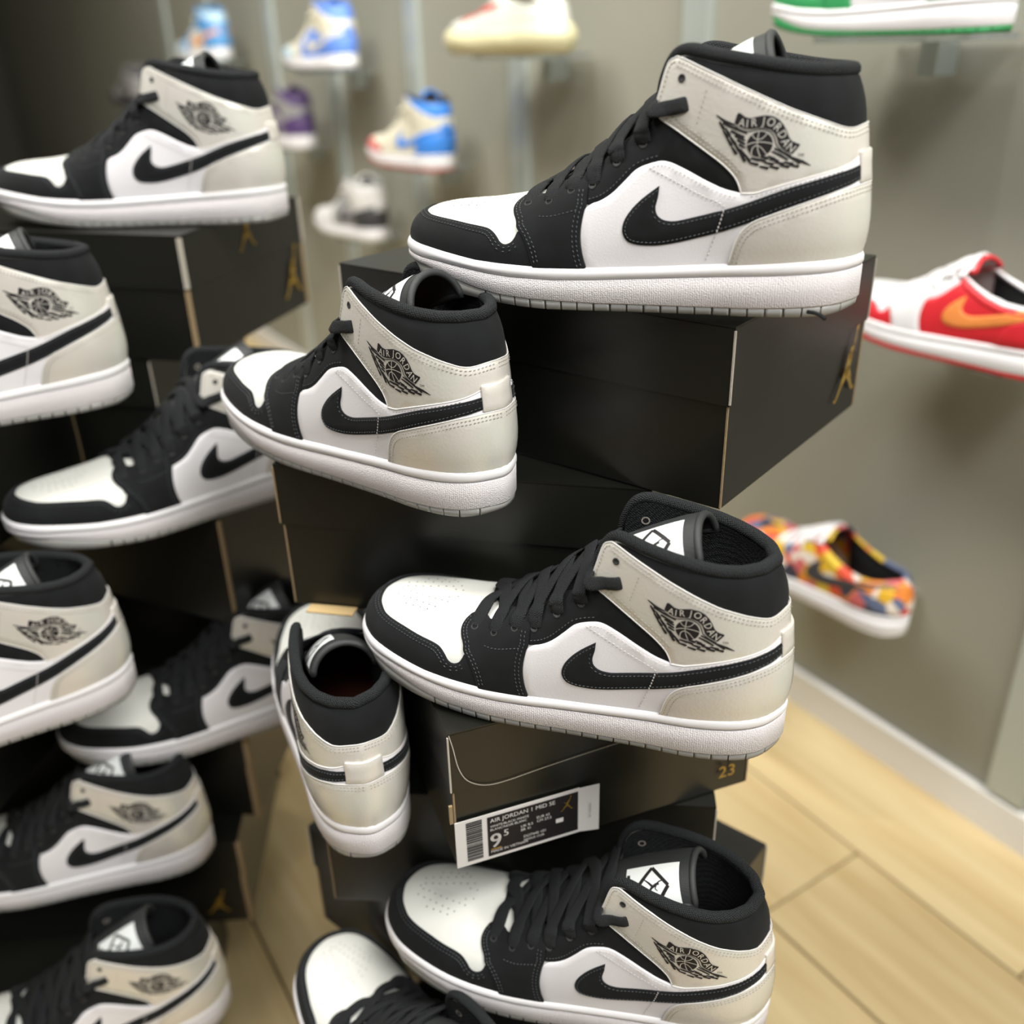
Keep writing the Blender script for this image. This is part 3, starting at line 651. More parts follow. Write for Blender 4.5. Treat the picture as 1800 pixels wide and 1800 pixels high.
        pts += [p0b * .5 + e0 * .5 + n0 * 1.0, e0 + tn * 1.5, tm + tn * (2.2 + lift * .7), e1 + tn * 1.5, p1b * .5 + e1 * .5 + n1 * 1.0, p1]
        nr += [n0, (n0 + tn) / 2, tn, (n1 + tn) / 2, n1, n1]
        return pts, nr
    rng = random.Random(4)
    def mk(k0, s0, k1, s1, lift):
        p, n = lace_path(k0, s0, k1, s1, lift); m = MB(); ribbon(m, p, n, 10.2, 1.6, 6); m.obj('lace', LACE, root, smooth=True)
    mk(0, 1, 0, -1, 1.0)
    for k in range(5):
        mk(k, -1, k + 1, 1, 3.0 if k % 2 else 4.6); mk(k, 1, k + 1, -1, 4.8 if k % 2 else 3.2)
    if high:
        for s_ in (1, -1):
            p5, n5 = ept(5, -s_, 0); tm, tn = tong(p5[0] + 9)
            Q = S.look([(186.8, 115.0), (194.5, 117.0), (202.5, 118.6), (205.5, 119.4)]); q = [S.P(Q[i, 0] * s_, Q[i, 1], h_) for i, h_ in enumerate((5.2, 3.6, 3.2, .5))]
            qn = [S.N(np.array([Q[i, 0] * s_]), np.array([Q[i, 1]]))[0] for i in range(4)]
            m = MB(); ribbon(m, [p5 + n5, S.P(-E[5, 0] * s_, .99, 3.4), tm + tn * (3.2 if s_ > 0 else 4.6), q[0] + tn * 1.5, q[1], q[2], q[3]], [n5, tn, tn, (tn + qn[0]) / 2, qn[1], qn[2], qn[3]], 8.6, 1.8, 6)
            m.obj('lace', LACE, root, smooth=True)
    # toe perforations
    pf = [(30.0, 0)]
    for s_ in (-1, 1):
        pf += [(33 + 5.6 * i, s_ * (2.6 + 1.25 * i)) for i in range(8)] + [(31 + 5.8 * i, s_ * (8.5 + 1.6 * i)) for i in range(7)] + [(42 + 6.4 * i, s_ * (17.5 + 1.3 * i)) for i in range(4)] + [(77, s_ * 4.5), (70.5, s_ * 5.5)]
    m = MB(); aa = np.linspace(-.32, .32, 200); tv2 = np.linspace(.5, 1, 90); AA, TT = np.meshgrid(aa, tv2); gp = S.P(AA.ravel(), TT.ravel()); 
    for x, y in pf:
        j = ((gp[:, 0] - x) ** 2 + (gp[:, 1] - 2.5 - y) ** 2).argmin(); a_, t_ = AA.ravel()[j], TT.ravel()[j]; n = S.N(np.array([a_]), np.array([t_]))[0]; p = gp[j] + n * .12
        u = np.cross(n, [0, 1, 0]); u /= np.linalg.norm(u); v = np.cross(n, u)
        m.add([(p + (u * math.cos(q) + v * math.sin(q)) * .62) * .001 for q in np.arange(7) * 2 * math.pi / 7], [tuple(range(7))])
    m.obj('toe_perforations', HOLE, root)
    return root

TL = [(20,52,59.8,0),(50,66,61.2,0),(80,85,64.3,0),(95,102,67.5,0),(108,113,70,-3),(116,121,72,-15),(124,130,75,-20),(135,142,79,-22.5),(150,154,88,-24.5),
      (162,164,93,-26),(172,172,94,-27),(182,181,91,-29),(195,195,84,-31),(210,212,77,-33),(230,232,72,-34),(250,252,71,-33.5),(270,268,73,-30),(285,281,76,-22)]
#@@PLACE
LV = [None] + [0.889 - 0.127 * i for i in range(8)]
BL, BW, BH, LIDH = 0.353, 0.246, 0.1262, 0.051

# ------------------------------------------------------------------ the setting: floor of oak boards, wall, skirting
W0 = Vector((0.482, 1.353, 0)); WD = Vector((-0.5307, 0.8476, 0)); WN = Vector((-0.8476, -0.5307, 0))
def oak(name, c1, c2):
    m = bpy.data.materials.new(name); m.use_nodes = True; N = m.node_tree.nodes; L = m.node_tree.links; b = N['Principled BSDF']; b.inputs['Roughness'].default_value = 0.45
    tc = N.new('ShaderNodeTexCoord'); mp = N.new('ShaderNodeMapping'); mp.inputs['Scale'].default_value = (1.2, 14, 14); L.new(tc.outputs['Object'], mp.inputs[0])
    oi = N.new('ShaderNodeObjectInfo'); ad = N.new('ShaderNodeVectorMath'); ad.operation = 'ADD'; sc = N.new('ShaderNodeVectorMath'); sc.operation = 'SCALE'; sc.inputs[0].default_value = (7, 9, 3)
    L.new(oi.outputs['Random'], sc.inputs['Scale']); L.new(mp.outputs[0], ad.inputs[0]); L.new(sc.outputs[0], ad.inputs[1])
    n = N.new('ShaderNodeTexNoise'); n.inputs['Scale'].default_value = 1.6; n.inputs['Detail'].default_value = 5; n.inputs['Distortion'].default_value = 0.8; L.new(ad.outputs[0], n.inputs['Vector'])
    r = N.new('ShaderNodeValToRGB'); r.color_ramp.elements[0].position = 0.35; r.color_ramp.elements[0].color = (*c1, 1); r.color_ramp.elements[1].position = 0.68; r.color_ramp.elements[1].color = (*c2, 1)
    L.new(n.outputs['Fac'], r.inputs[0]); hs = N.new('ShaderNodeHueSaturation'); mr = N.new('ShaderNodeMapRange'); mr.inputs[3].default_value = 0.88; mr.inputs[4].default_value = 1.1
    L.new(oi.outputs['Random'], mr.inputs[0]); L.new(mr.outputs[0], hs.inputs['Value']); L.new(r.outputs[0], hs.inputs['Color']); L.new(hs.outputs[0], b.inputs['Base Color']); return m
OAK = oak('pale_oak', (0.50, 0.37, 0.18), (0.62, 0.50, 0.28))
JOINT = mat('floor_joint', (0.10, 0.07, 0.04), 0.9)
WALLM = mat('olive_grey_wall', (0.30, 0.30, 0.25), 0.55, var=0.10, vscale=1.1)
RAILM = mat('brushed_rail', (0.44, 0.49, 0.47), 0.35, metal=0.35)
SKIRT = mat('white_skirting', (0.74, 0.73, 0.70), 0.5)
m = MB(); m.box((-2, 4.5, -0.012), (14, 16, 0.012)); fl = m.obj('floor', JOINT); fl['kind'] = 'structure'
ang = math.atan2(WD.y, WD.x); rr = random.Random(7)
pm = {}
for row in range(-12, 14):
    off = rr.uniform(-0.6, 0)
    for k in range(-3, 4):
        u0, v0 = k * 1.2 + off, row * 0.19
        c = W0 + WD * (u0 + 0.6 - 0.2) + WN * (v0 + 0.1)
        d = math.hypot(c.x, c.y)
        if c.y < -0.1 or (c - W0).dot(WN) < -0.1 or d > 4.6 or c.x < -1.3 - 0.75 * c.y: continue
        if 'p' not in pm:
            mm = MB(); mm.box((0, 0, -0.006), (1.197, 0.187, 0.012)); o = mm.obj('plank', OAK, fl); pm['p'] = o.data; bevel(o, .0015, 1)
        else:
            o = bpy.data.objects.new('plank', pm['p']); COL.objects.link(o); o.parent = fl; bevel(o, .0015, 1)
        o.location = (c.x, c.y, 0); o.rotation_euler = (0, 0, ang)
def wallbox(name, s0, s1, z0, z1, d0, d1, m, parent=None):
    mm = MB(); P = []
    for s in (s0, s1):
        for d in (d0, d1):
            for z in (z0, z1): q = W0 + WD * s + WN * d; P.append((q.x, q.y, z))
    mm.add(P, [(0, 1, 3, 2), (4, 6, 7, 5), (0, 4, 5, 1), (2, 3, 7, 6), (0, 2, 6, 4), (1, 5, 7, 3)])
    return mm.obj(name, m, parent)
w_ = wallbox('wall_right', -1.6, 13, 0, 2.9, -0.1, 0, WALLM); w_['kind'] = 'structure'
m = MB(); m.box((-4.0, 3.0, 1.45), (.1, 13, 2.9)); wl_ = m.obj('wall_left', WALLM); wl_['kind'] = 'structure'
b_ = wallbox('baseboard_right', -1.6, 13, 0, 0.062, 0, 0.014, SKIRT); b_['kind'] = 'structure'
for k, s in enumerate((0.30, 0.80, 1.24, 1.70, 2.15, 2.75, 3.3, -0.42)):
    r = wallbox('wall_rail', s, s + 0.055, 0.07, 2.85, 0, 0.012, RAILM, w_)
mm = MB(); mm.box((-2, 4, 2.95), (14, 16, 0.1)); ce = mm.obj('ceiling', mat('white_ceiling', (0.7, 0.7, 0.68), 0.8)); ce['kind'] = 'structure'

# ------------------------------------------------------------------ carton shoe boxes
def figure_mesh(name, sc, m, parent, M):
    mb = MB()
    for k_, s_ in enumerate(jumper(sc)):
        if k_ in (6, 7): continue
        g = 1.7 if k_ < 2 or k_ in (8, 11) else 1.25; s_ = (s_[0], s_[1], s_[2] * g, s_[3], s_[4], s_[5] * g); p = stroke_poly(*s_, 4); mb.add([M @ Vector((x, 0, z)) for x, z in p], [tuple(range(len(p)))])
    return mb.obj(name, m, parent)
def faceM(x, y, z, ang, out=0.0022): return Matrix.Translation((x, y, z)) @ Matrix.Rotation(ang, 4, 'Z') @ Matrix.Translation((0, -out, 0))
def make_box(corner, ang_u, level, label, near=1, BW=BW, BL=BL, gold_side=True, kraft=EDGE, lid_gold=False, tilt=0.0, lidw=0.0012, gold_long=False, notch=False):
    """corner: near corner on plan; long axis at ang_u degrees; short axis 90 degrees clockwise (near=1) or anticlockwise (near=-1)"""
    a = math.radians(ang_u); u = Vector((math.cos(a), math.sin(a), 0)); v = Vector((u.y, -u.x, 0)) * near
    c = Vector((corner[0], corner[1], 0)) + u * BL / 2 + v * BW / 2
    root = empty('shoe_box', (c.x, c.y, LV[level] - 0.127), a, label, 'box', 'black cartons stacked as plinths')
    sy = near      # near corner sits at local (-BL/2, +sy*BW/2)
    mb = MB(); mb.box((0, 0, (BH - .002) / 2), (BL - .004, BW - .004, BH - .002)); bevel(mb.obj('box_base', CARTON, root), .0008)
    mb = MB(); t = .0016; mb.box((0, 0, BH - t / 2), (BL, BW, t))
    for s in (-1, 1):
        mb.box((s * (BL - t) / 2, 0, BH - LIDH / 2 - t / 2), (t, BW, LIDH)); mb.box((0, s * (BW - t) / 2, BH - LIDH / 2 - t / 2), (BL - 2 * t, t, LIDH))
    lid = mb.obj('box_lid', CARTON, root); lid.location.z = 0.0
    for sx in (-1, 1):
        for s in (-1, 1):
            e = MB(); e.box((sx * (BL / 2 + .0002), s * (BW / 2 + .0002), BH - LIDH / 2 - .001), (lidw, lidw, LIDH - .003)); e.obj('lid_corner_edge', kraft, lid)
            e = MB(); e.box((sx * (BL / 2 - .0018), s * (BW / 2 - .0018), (BH - LIDH) / 2), (lidw, lidw, BH - LIDH - .003)); e.obj('base_corner_edge', KRAFT, root)
    if gold_side: figure_mesh('gold_figure_print', .036, GOLD, root, faceM(-BL / 2, -sy * (BW / 2 - .034), .038, math.radians(-90), .0006) @ Matrix.Scale(1.0, 4))
    if lid_gold: figure_mesh('gold_figure_print', .03, GOLD, root, faceM(-BL / 2, 0.0, BH - .02, math.radians(-90), .0006))
    if gold_long:
        figure_mesh('gold_figure_print', .022, GOLD, root, faceM(-BL / 2 + .035, -sy * BW / 2 * -1, .03, 0, .0006) if sy < 0 else faceM(-BL / 2 + .035, BW / 2, .03, math.pi, .0006))
    return root
B1 = make_box((0.1400, 0.5710), 141.3, 1, 'topmost black carton of the front stack, gold leaping figure on its end')
B2 = make_box((-0.1830, 0.6750), 77.0, 2, 'second black carton of the front stack, with the sneaker left of center on its lid', gold_side=False, kraft=KRAFT, BW=.29)
B3 = make_box((-0.0475, 0.5050), 109.8, 3, 'black carton with the white and black size sticker on its end', gold_side=False, kraft=EDGE)
B4 = make_box((-0.1650, 0.5950), -5.7, 4, 'fourth black carton down in the front stack, under the carton with the sticker', near=-1, gold_side=False, BL=.320)
B5 = make_box((0.2250, 0.6460), 139.9, 5, 'fifth black carton down in the front stack, its corner sticking out at right', near=-1, gold_side=False)
B6 = make_box((-0.1550, 0.5550), -45.0, 6, 'black carton near the floor below the sneaker toe at the bottom edge', near=-1, gold_side=False)
B7 = make_box((-0.1300, 0.5600), -45.0, 7, 'lowest black carton of the front stack, standing on the oak floor', near=-1, gold_side=False)
D1 = make_box((-0.3100, 0.9340), 164.0, 1, 'topmost black carton of the blurred left stack, gold leaping figure low on its right end', kraft=EDGE, lid_gold=True, lidw=.004)
D2 = make_box((-0.3700, 0.9550), 172.0, 2, 'second black carton of the left stack, right under the topmost one', gold_side=False)
D2b = make_box((-0.4900, 0.7050), 172.0, 2, 'black carton holding the upper of the two sneakers cut by the left edge', gold_side=False)
D3 = make_box((-0.2880, 0.8380), 155.0, 3, 'third black carton of the left stack, under the sneaker left of the front stack', gold_side=False, kraft=KRAFT, lidw=.003)
D4b = make_box((-0.5200, 0.6450), 172.0, 4, 'black carton holding the lower of the two sneakers cut by the left edge', gold_side=False)
D4 = make_box((-0.3000, 0.9450), 175.0, 4, 'fourth black carton of the left stack, in the shade between two sneakers', gold_side=False)
D5 = make_box((-0.3000, 0.8300), 174.0, 5, 'fifth black carton of the left stack, with a kraft coloured corner', gold_side=False, kraft=KRAFT, lidw=.006)
D6 = make_box((-0.3180, 0.7950), 184.0, 6, 'sixth black carton of the left stack, small gold print beside its corner', gold_side=False, kraft=KRAFT, lidw=.005, gold_long=True)
D7 = make_box((-0.3450, 0.6400), 190.0, 7, 'lowest black carton of the left stack, standing on the oak floor', gold_side=False)

# folded lid flap, sticker and number print on the sticker carton (end face: local x = -BL/2, near corner at +y)
X0 = -BL / 2
def on_end(pts, out): return [Vector((X0 - out, BW / 2 - a, z)) for a, z in pts]
fl_ = [(0.0006, BH), (0.0030, BH - .012), (0.006, BH - .030), (0.012, BH - .043), (0.024, BH - .051), (0.040, BH - .0525), (0.07, BH - .050), (0.12, BH - .047), (0.18, BH - .045), (0.235, BH - .044)]
fl_ = [tuple(p) for p in catmull(fl_, False, 4)]
e = MB()
for (a, z), (a2, z2) in zip(fl_[:-1], fl_[1:]):
    d = math.hypot(a2 - a, z2 - z); nx, nz = -(z2 - z) / d * .00035, (a2 - a) / d * .00035
    q = on_end([(a - nx, z - nz), (a2 - nx, z2 - nz), (a2 + nx, z2 + nz), (a + nx, z + nz)], .0012); e.add(q, [(0, 1, 2, 3)])
e.obj('flap_cut_edge', EDGE, B3)
FK = MB(); FK.box((X0 - .0005, BW / 2 + .0015, BH - .070), (.002, .0025, .016)); FK.obj('kraft_tab', KRAFT, B3)
ST = empty('size_sticker'); ST.parent = B3
def st_poly(pts, out, name, m, parent): mb = MB(); mb.add(on_end(pts, out), [tuple(range(len(pts)))]); return mb.obj(name, m, parent)
def rect(a0, z0, a1, z1): return [(a0, z0), (a1, z0), (a1, z1), (a0, z1)]
SZ0, SZ1, SA1 = 0.004, 0.047, 0.112
mb = MB(); mb.add(on_end(rect(0.0005, SZ0, SA1 - .015, SZ1), .0009) + on_end(rect(0.0005, SZ0, SA1 - .015, SZ1), .0002) , [(3, 2, 1, 0), (0, 1, 5, 4), (1, 2, 6, 5), (2, 3, 7, 6), (3, 0, 4, 7)])
mb.add([Vector((X0 - .0009, BW / 2 - SA1 + .015, SZ0)), Vector((X0 - .0030, BW / 2 - SA1, SZ0 - .001)), Vector((X0 - .0030, BW / 2 - SA1, SZ1 + .001)), Vector((X0 - .0009, BW / 2 - SA1 + .015, SZ1))], [(0, 1, 2, 3)])
bpy.data.objects.remove(ST); stk = mb.obj('size_sticker', PAPER, B3)
fld = st_poly(rect(.0245, SZ0 + .003, .0955, SZ1 - .0025), .0013, 'sticker_black_field', INK, stk)
bars = MB(); z = SZ0 + .004; rb = random.Random(3)
while z < SZ1 - .003:
    h = rb.choice([.0005, .0008, .0011, .0014]); bars.add(on_end(rect(.0085, z, .0205, z + h), .0013), [(0, 1, 2, 3)]); z += h + rb.choice([.0004, .0006])
bars.obj('barcode', INK, stk)
def st_text(txt, a, z, size, m, name='sticker_lettering', rot=0.0, bold=1.0, left=True, out=.0016):
    v, f = glyph(txt, size)
    if left: v = v + [(-v[:, 0].min()), 0]
    c, s = math.cos(rot), math.sin(rot); v = np.stack([v[:, 0] * c - v[:, 1] * s, v[:, 0] * s + v[:, 1] * c], 1)
    mb = MB(); mb.add(on_end([(a + p[0] * bold, z + p[1]) for p in v], out), f); return mb.obj(name, m, stk)
st_text('AIR JORDAN 1 MID SE', .0265, .0405, .0052, PAPER)
st_text('WHITE/BLACK-WHITE', .0265, .0352, .0030, PAPER); st_text('BLANC/NOIR-BLANC', .0265, .0320, .0030, PAPER)
[st_text('9', .0262 + d, .0205, .0185, PAPER) for d in (0, .0006)]; [st_text('5', .0366 + d, .0255, .0085, PAPER) for d in (0, .0004)]
st_text('UK 8,5', .0500, .0270, .0034, PAPER); st_text('BR 41', .0500, .0235, .0034, PAPER); st_text('EUR 43', .0625, .0310, .0034, PAPER); st_text('CM 27,5', .0625, .0275, .0034, PAPER)
st_text('MADE IN VIETNAM', .0265, .0110, .0034, PAPER); st_text('DO7440 101', .0520, .0165, .0034, PAPER); st_text('DESSUS CUIR', .0520, .0130, .0028, PAPER)
st_poly(rect(.0265, .0128, .0345, .0138), .0016, 'sticker_gold_line', GOLD, stk)
st_poly(rect(.0775, .0200, .0835, .0240), .0016, 'sticker_white_patch', PAPER, stk)
st_text('XY 31056901', SA1 - .0075, .018, .0026, GREYINK, rot=math.pi / 2, out=.0034)
mb = MB()
for s_ in jumper(.0085):
    p = stroke_poly(*s_, 4); mb.add(on_end([(.0865 + x, .0345 + z) for x, z in p], .0017), [tuple(range(len(p)))])
mb.obj('gold_figure_print', GOLD, stk)
v, f = glyph('23', .016); mb = MB(); mb.add(on_end([(BW - .022 + p[0], .0200 + p[1]) for p in v], .0010), f); mb.obj('gold_number_print', GOLD, B3)
# kraft sheet poking out below the second carton, its lit look put into the colour
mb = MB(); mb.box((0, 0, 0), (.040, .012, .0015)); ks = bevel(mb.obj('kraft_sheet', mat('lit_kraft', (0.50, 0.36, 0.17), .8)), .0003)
ks.location = (-.149, .662, LV[3] + .0012); ks.rotation_euler = (0, 0, math.radians(-12)); ks['label'] = 'small tan kraft card sticking out under a black carton above the rear facing sneaker'; ks['category'] = 'card'

# ------------------------------------------------------------------ sneakers on the two stacks
SHOE = build_shoe(True); CM = children_map()
def rot_z(d): return math.radians(d)
def put(o, x, y, z, yaw, label, group='black and white high top sneakers on the cartons', tilt=0.0, cat='sneaker'):
    o.location = (x, y, z); o.rotation_euler = (0, math.radians(tilt), math.radians(yaw)); o['label'] = label; o['category'] = cat
    if group: o['group'] = group
    elif 'group' in o: del o['group']
    return o
def heel(x, y, yaw): a = math.radians(yaw); return x - .306 * math.cos(a), y - .306 * math.sin(a)
poses = [
 (-.0645, .7010, LV[1] + .0012, -24.0, -1.2, 'sharp high top sneaker seen side on atop the highest front carton'),
 (-.2282, .7872, LV[2], -42.7, 0, 'high top sneaker just left of the top one, standing on the second carton'),
 (-.1095, .6087, LV[3], -23.3, 0, 'high top sneaker in the middle standing on the carton with the size sticker'),
 (-.1995, .8090, LV[4], -72.5, 0, 'high top sneaker seen from behind, heel toward the viewer left of the sticker carton'),
 (-.1110, .5630, LV[5], -18.5, 0, 'high top sneaker below the size sticker, white tongue label showing, cut by the bottom edge'),
 (-.1960, .6250, LV[6], -52.0, 0, 'sneaker of which only toe and laces show at the bottom edge'),
 (-.5238, 1.0443, LV[1], -5.7, 0, 'blurred high top sneaker at upper left on the highest carton of the left stack'),
 (*heel(-.347, .850, 22), LV[2], 22, 0, 'blurred sneaker at the left edge showing only its heel, just under the highest left carton'),
 (-.4610, .7764, LV[3], 33.1, 0, 'blurred high top sneaker left of the second front carton, toe cut by the left edge'),
 (*heel(-.361, .748, 26), LV[4], 26, 0, 'blurred sneaker heel at the left edge, between two sneakers halfway down the left stack'),
 (-.4769, .7868, LV[5], 22.1, 0, 'blurred high top sneaker lower left, beside the rear facing sneaker'),
 (*heel(-.338, .785, 9), LV[6], 9, 0, 'blurred sneaker heel second from the bottom of the left stack'),
 (*heel(-.316, .690, 16), LV[7], 16, 0, 'blurred sneaker lowest in the left stack, its padded collar opening visible'),
]
for k, (x, y, z, yaw, tl, lb) in enumerate(poses):
    o = SHOE if k == 0 else copy_tree(SHOE, None, CM)
    put(o, x, y, z, yaw, lb, tilt=tl)
# lace tip sticking out under the top sneaker's heel
mb = MB(); tube(mb, [(0, 0, 0), (4, -3, .5), (8, -6, 0), (11, -8, -1.5)], [1.2] * 4, 8); lt = mb.obj('lace_tip', LACE, SHOE, smooth=True); lt.location = (.281, -.036, .005)

# ------------------------------------------------------------------ sneakers on the wall shelves
def C(n, c, **k): return mat(n, c, k.pop('rough', .5), **k)
parts_all = ['vamp', 'toe_mudguard', 'eyestay', 'lace_overlay', 'quarter', 'side_stripe', 'heel_counter', 'heel_tab', 'ankle_strap', 'ankle_collar', 'collar_bead', 'tongue', 'tongue_binding', 'lace', 'outsole', 'foxing_band', 'textured_sidewall']
SKIP = ('dark_stitching', 'shaded_pale_stitching', 'white_stitching', 'wings_emblem', 'emblem_lettering', 'trademark_print', 'toe_perforations', 'tongue_label', 'eyelet', 'eyelet_ring', 'lace_tip', 'label_print', 'leather_edge')
def scheme(base, **k): d = {p: base for p in parts_all}; d.update(foxing_band=RUBBER, textured_sidewall=RUBBER); d.update(k); return d
ICE, SKY, ROYAL, BRIGHT = C('ice_blue', (.45, .62, .72)), C('sky_blue', (.10, .30, .60)), C('cornflower_blue', (.12, .25, .70)), C('bright_blue', (.05, .25, .78))
CREAM, ORANGE, RED, DRED = C('cream', (.66, .63, .50)), C('orange', (.75, .25, .06)), C('red', (.62, .02, .03)), C('soft_red', (.55, .10, .09))
PURPLE, GREEN, GREY, DGREY = C('purple', (.09, .05, .16)), C('green', (.03, .28, .09)), C('mid_grey', (.30, .30, .30)), C('charcoal', (.04, .04, .045))
GUM = C('pale_gum', (.35, .38, .34))
def wall_pt(s, off): q = W0 + WD * s + WN * off; return q.x, q.y
CLEARM = mat('clear_acrylic', (0.75, 0.80, 0.80), 0.12, trans=0.85)
def shelf(s, z, lab, d=0.14):
    r = empty('acrylic_shelf', (0, 0, 0), 0, lab, 'shelf', 'clear shelves on the wall')
    a = wallbox('shelf_plate', s - .085, s + .085, z - .007, z - .001, 0.012, 0.012 + d, CLEARM, r); b = wallbox('bracket', s - .012, s + .012, z - .045, z - .007, 0.010, 0.05, RAILM, r)
    return r
def wall_shoe(src, s, z, off, yaw, colors, label, sname, cm, tilt=0, scale=1.0):
    o = copy_tree(src, None, cm, colors, SKIP); x, y = wall_pt(s, off); a = math.radians(yaw)
    put(o, x - .153 * math.cos(a), y - .153 * math.sin(a), z, yaw, label, group=None, tilt=tilt); shelf(s, z, sname); o.scale = (scale,) * 3; return o
LOW = build_shoe(False); CML = children_map()
YW = -58
wall_shoe(SHOE, 2.48, 1.002, .12, YW + 8, scheme(SKY, vamp=CREAM, quarter=CREAM, side_stripe=ORANGE, toe_mudguard=ICE, ankle_collar=ICE, lace=CREAM, tongue=CREAM, outsole=ICE), 'blurred pale blue and cream high top with an orange stripe on the far wall', 'clear shelf under the pale blue high top with orange stripe', CM)
wall_shoe(SHOE, 1.54, .985, .12, YW + 6, scheme(ROYAL, vamp=CREAM, quarter=ROYAL, side_stripe=CREAM, toe_mudguard=ICE, ankle_strap=CREAM, eyestay=CREAM, lace_overlay=CREAM, lace=CREAM, outsole=C('slate_sole', (.12, .15, .2))), 'blurred cornflower blue and cream high top cut by the top edge', 'clear shelf under the cornflower blue high top', CM)
wall_shoe(SHOE, 1.09, .799, .12, YW + 4, scheme(BRIGHT, vamp=CREAM, quarter=CREAM, toe_mudguard=DRED, side_stripe=BRIGHT, eyestay=CREAM, lace_overlay=CREAM, lace=CREAM, heel_counter=BRIGHT, ankle_strap=CREAM, collar_bead=DGREY, tongue=DGREY, outsole=DRED), 'blurred bright blue, cream and red high top on the wall', 'clear shelf under the bright blue and red high top', CM)
wall_shoe(SHOE, 1.87, .788, .12, YW + 8, scheme(PURPLE, vamp=GREY, quarter=GREY, side_stripe=PURPLE, ankle_strap=GREY, lace=GREY, outsole=RUBBER), 'blurred dark purple and grey high top behind the upper left sneaker', 'clear shelf under the purple high top', CM)
wall_shoe(SHOE, 1.45, .602, .12, YW + 6, scheme(C('off_white', (.62, .62, .60)), ankle_collar=C('off_white', ()), side_stripe=DGREY, heel_counter=DGREY, eyestay=GREY, collar_bead=GREY, outsole=GUM, quarter=GREY), 'blurred white, grey and black high top lowest on the wall', 'clear shelf under the white and black high top', CM)
wall_shoe(SHOE, 3.60, .83, .12, YW + 8, scheme(GREY, toe_mudguard=DGREY, quarter=DGREY, heel_counter=GREY, foxing_band=DGREY, textured_sidewall=DGREY, ankle_collar=DGREY, outsole=DGREY), 'blurred dark grey high top farthest left on the wall', 'clear shelf under the dark grey high top', CM)
wall_shoe(LOW, -.115, 1.040, .14, YW, scheme(RUBBER, toe_mudguard=GREEN, eyestay=GREEN, lace_overlay=GREEN, heel_counter=GREEN, side_stripe=CREAM, outsole=GREEN, quarter=RUBBER, ankle_collar=GREEN), 'blurred white low sneaker with green overlays and green sole at the top right', 'clear shelf under the green and white sneaker', CML)
wall_shoe(LOW, -.255, .712, .13, YW, scheme(RED, vamp=RUBBER, side_stripe=ORANGE, collar_bead=RUBBER, tongue=RUBBER, lace=RUBBER, outsole=RED, lace_overlay=RUBBER, eyestay=RUBBER), 'blurred red and white low sneaker with an orange stripe at the right edge', 'clear shelf under the red sneaker', CML)
# multicoloured low sneaker: printed canvas
def print_mat():
    m = bpy.data.materials.new('multicolour_print'); m.use_nodes = True; N = m.node_tree.nodes; L = m.node_tree.links; b = N['Principled BSDF']; b.inputs['Roughness'].default_value = .6
    tc = N.new('ShaderNodeTexCoord'); v = N.new('ShaderNodeTexVoronoi'); v.inputs['Scale'].default_value = 52; L.new(tc.outputs['Object'], v.inputs['Vector'])
    sp = N.new('ShaderNodeSeparateColor'); L.new(v.outputs['Color'], sp.inputs[0]); r = N.new('ShaderNodeValToRGB'); r.color_ramp.interpolation = 'CONSTANT'
    cs = [(.62, .36, .02), (.62, .07, .03), (.55, .12, .12), (.04, .04, .06), (.62, .42, .03), (.66, .58, .50), (.10, .13, .22), (.70, .22, .03)]
    e = r.color_ramp.elements; e[0].position = 0; e[0].color = (*cs[0], 1); e[1].position = 1 / 8; e[1].color = (*cs[1], 1)
    for i in range(2, 8): q = e.new(i / 8); q.color = (*cs[i], 1)
    L.new(sp.outputs[0], r.inputs[0]); L.new(r.outputs[0], b.inputs['Base Color']); return m
PRINT = print_mat()
wall_shoe(LOW, -.120, .325, .13, YW - 2, scheme(PRINT, outsole=RUBBER, lace=RUBBER, side_stripe=DGREY), 'blurred low sneaker with a red, yellow and black print over a white sole', 'clear shelf under the multicoloured sneaker', CML)
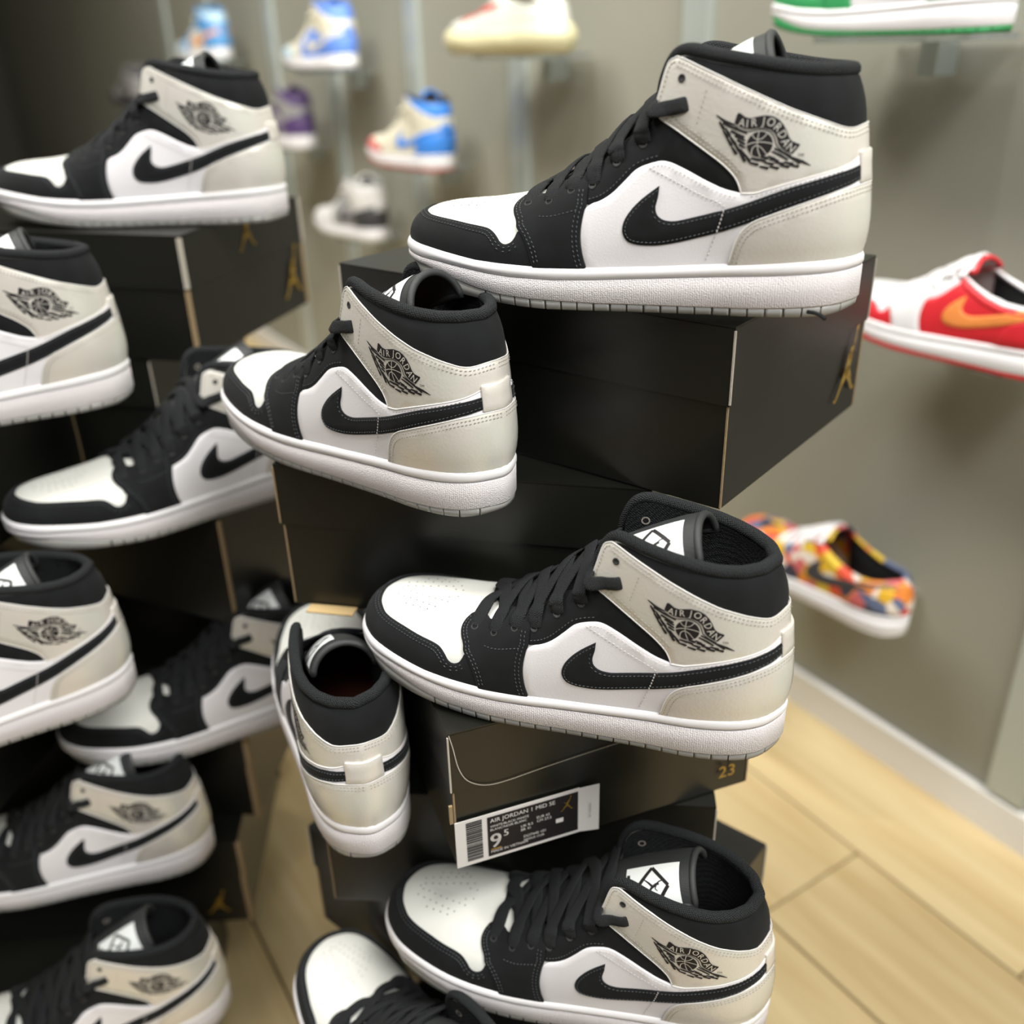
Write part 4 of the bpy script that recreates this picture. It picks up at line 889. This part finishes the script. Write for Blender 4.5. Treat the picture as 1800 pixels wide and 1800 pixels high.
# cream sculpted runner
def build_runner():
    root = empty('foam_runner'); S = Surf(TL, (293.0, 80.0), (45.0, 60)); CR = C('cream_foam', (.62, .58, .36), rough=.35); UP = C('white_film_upper', (.66, .67, .60), rough=.15, coat=.6)
    a = np.linspace(0, 2, 200, endpoint=False); O_ = outline(a); n = onorm(a); x = O_[:, 0]; rear = ((x - 120) / 180).clip(0, 1)
    prof = [(16, 0), (4, 0), (-3, 6), (-7, 15), (-8, 24), (-4, 33), (2, 39), (8, 42)]; R_ = []
    for k, (ins, z) in enumerate(prof): R_.append(np.column_stack([O_ - n * (ins * (1 + .35 * rear * (ins < 0)))[:, None], z * (1 + .25 * rear) + ((40 - x) / 40).clip(0, 1) * 14 * (1 - z / 60) + 2.0 * np.sin(x / 16 + k) * (k in (3, 4, 5))]))
    V_ = np.vstack(R_) * .001; k = len(a); F_ = [(r * k + i, r * k + (i + 1) % k, (r + 1) * k + (i + 1) % k, (r + 1) * k + i) for r in range(len(prof) - 1) for i in range(k)] + [tuple(range(k))[::-1]]
    mesh_obj('foam_sole', V_, F_, CR, root)
    aa = np.linspace(0, 2, 150, endpoint=False); tv = np.linspace(0, 1, 22); AA, TT = np.meshgrid(aa, tv, indexing='ij'); P = S.P(AA, TT, 1.0)
    mesh_obj('upper', P.reshape(-1, 3) * .001, [(i * 22 + j, ((i + 1) % 150) * 22 + j, ((i + 1) % 150) * 22 + j + 1, i * 22 + j + 1) for i in range(150) for j in range(21)], UP, root)
    for s_ in (1, -1): q = S.look(catmull([(70, 50), (120, 62), (170, 70), (172, 78), (120, 70), (70, 57)], False, 5)); panel(S, 'side_panel', side(q, s_), 1.0, .8, DRED, root, grid=8)
    ra = np.linspace(a_of_x(150), 2 - a_of_x(150), 80); c = S.P(ra, np.full(80, .99)); mb = MB(); tube(mb, c, [3.5] * 80, 8); mb.obj('collar_bead', UP, root, smooth=True)
    cp = [tong for tong in ((100, 64), (130, 80), (160, 95), (186, 104))]; V2, F2 = [], []
    for i, (x_, z_) in enumerate(catmull(cp, False, 5)):
        for j in range(9): q = -1 + j / 4; V2.append((x_ * .001 + abs(q) ** 2 * .004, q * .024, (z_ - abs(q) ** 2 * 8) * .001))
    nr = len(V2) // 9; F2 = [(i * 9 + j, i * 9 + j + 1, i * 9 + 10 + j, i * 9 + 9 + j) for i in range(nr - 1) for j in range(8)]
    mesh_obj('tongue', V2, F2, UP, root)
    for k_ in range(5):
        mb = MB(); x_ = 112 + k_ * 13; z_ = 70 + k_ * 7.2; ribbon(mb, [(x_, -22, z_ - 2), (x_ + 1, -10, z_ + 5), (x_ + 2, 0, z_ + 7), (x_ + 1, 10, z_ + 5), (x_, 22, z_ - 2)], [(-.5, -.4, .8), (-.5, -.2, .8), (-.5, 0, .8), (-.5, .2, .8), (-.5, .4, .8)], 7, 1.6, 4); mb.obj('lace', RUBBER, root, smooth=True)
    return root
RUN = build_runner(); a = math.radians(YW + 6); x, y = wall_pt(.67, .13)
put(RUN, x - .153 * math.cos(a), y - .153 * math.sin(a), 1.02, YW + 6, 'blurred cream foam runner with a thick sculpted sole at the top centre', group=None); shelf(.67, 1.02, 'clear shelf under the cream foam runner')
# the low sneaker prototype itself goes back on the same wall, far along it
def wipe(o):
    for c in list(o.children): wipe(c)
    bpy.data.objects.remove(o)
wipe(LOW)
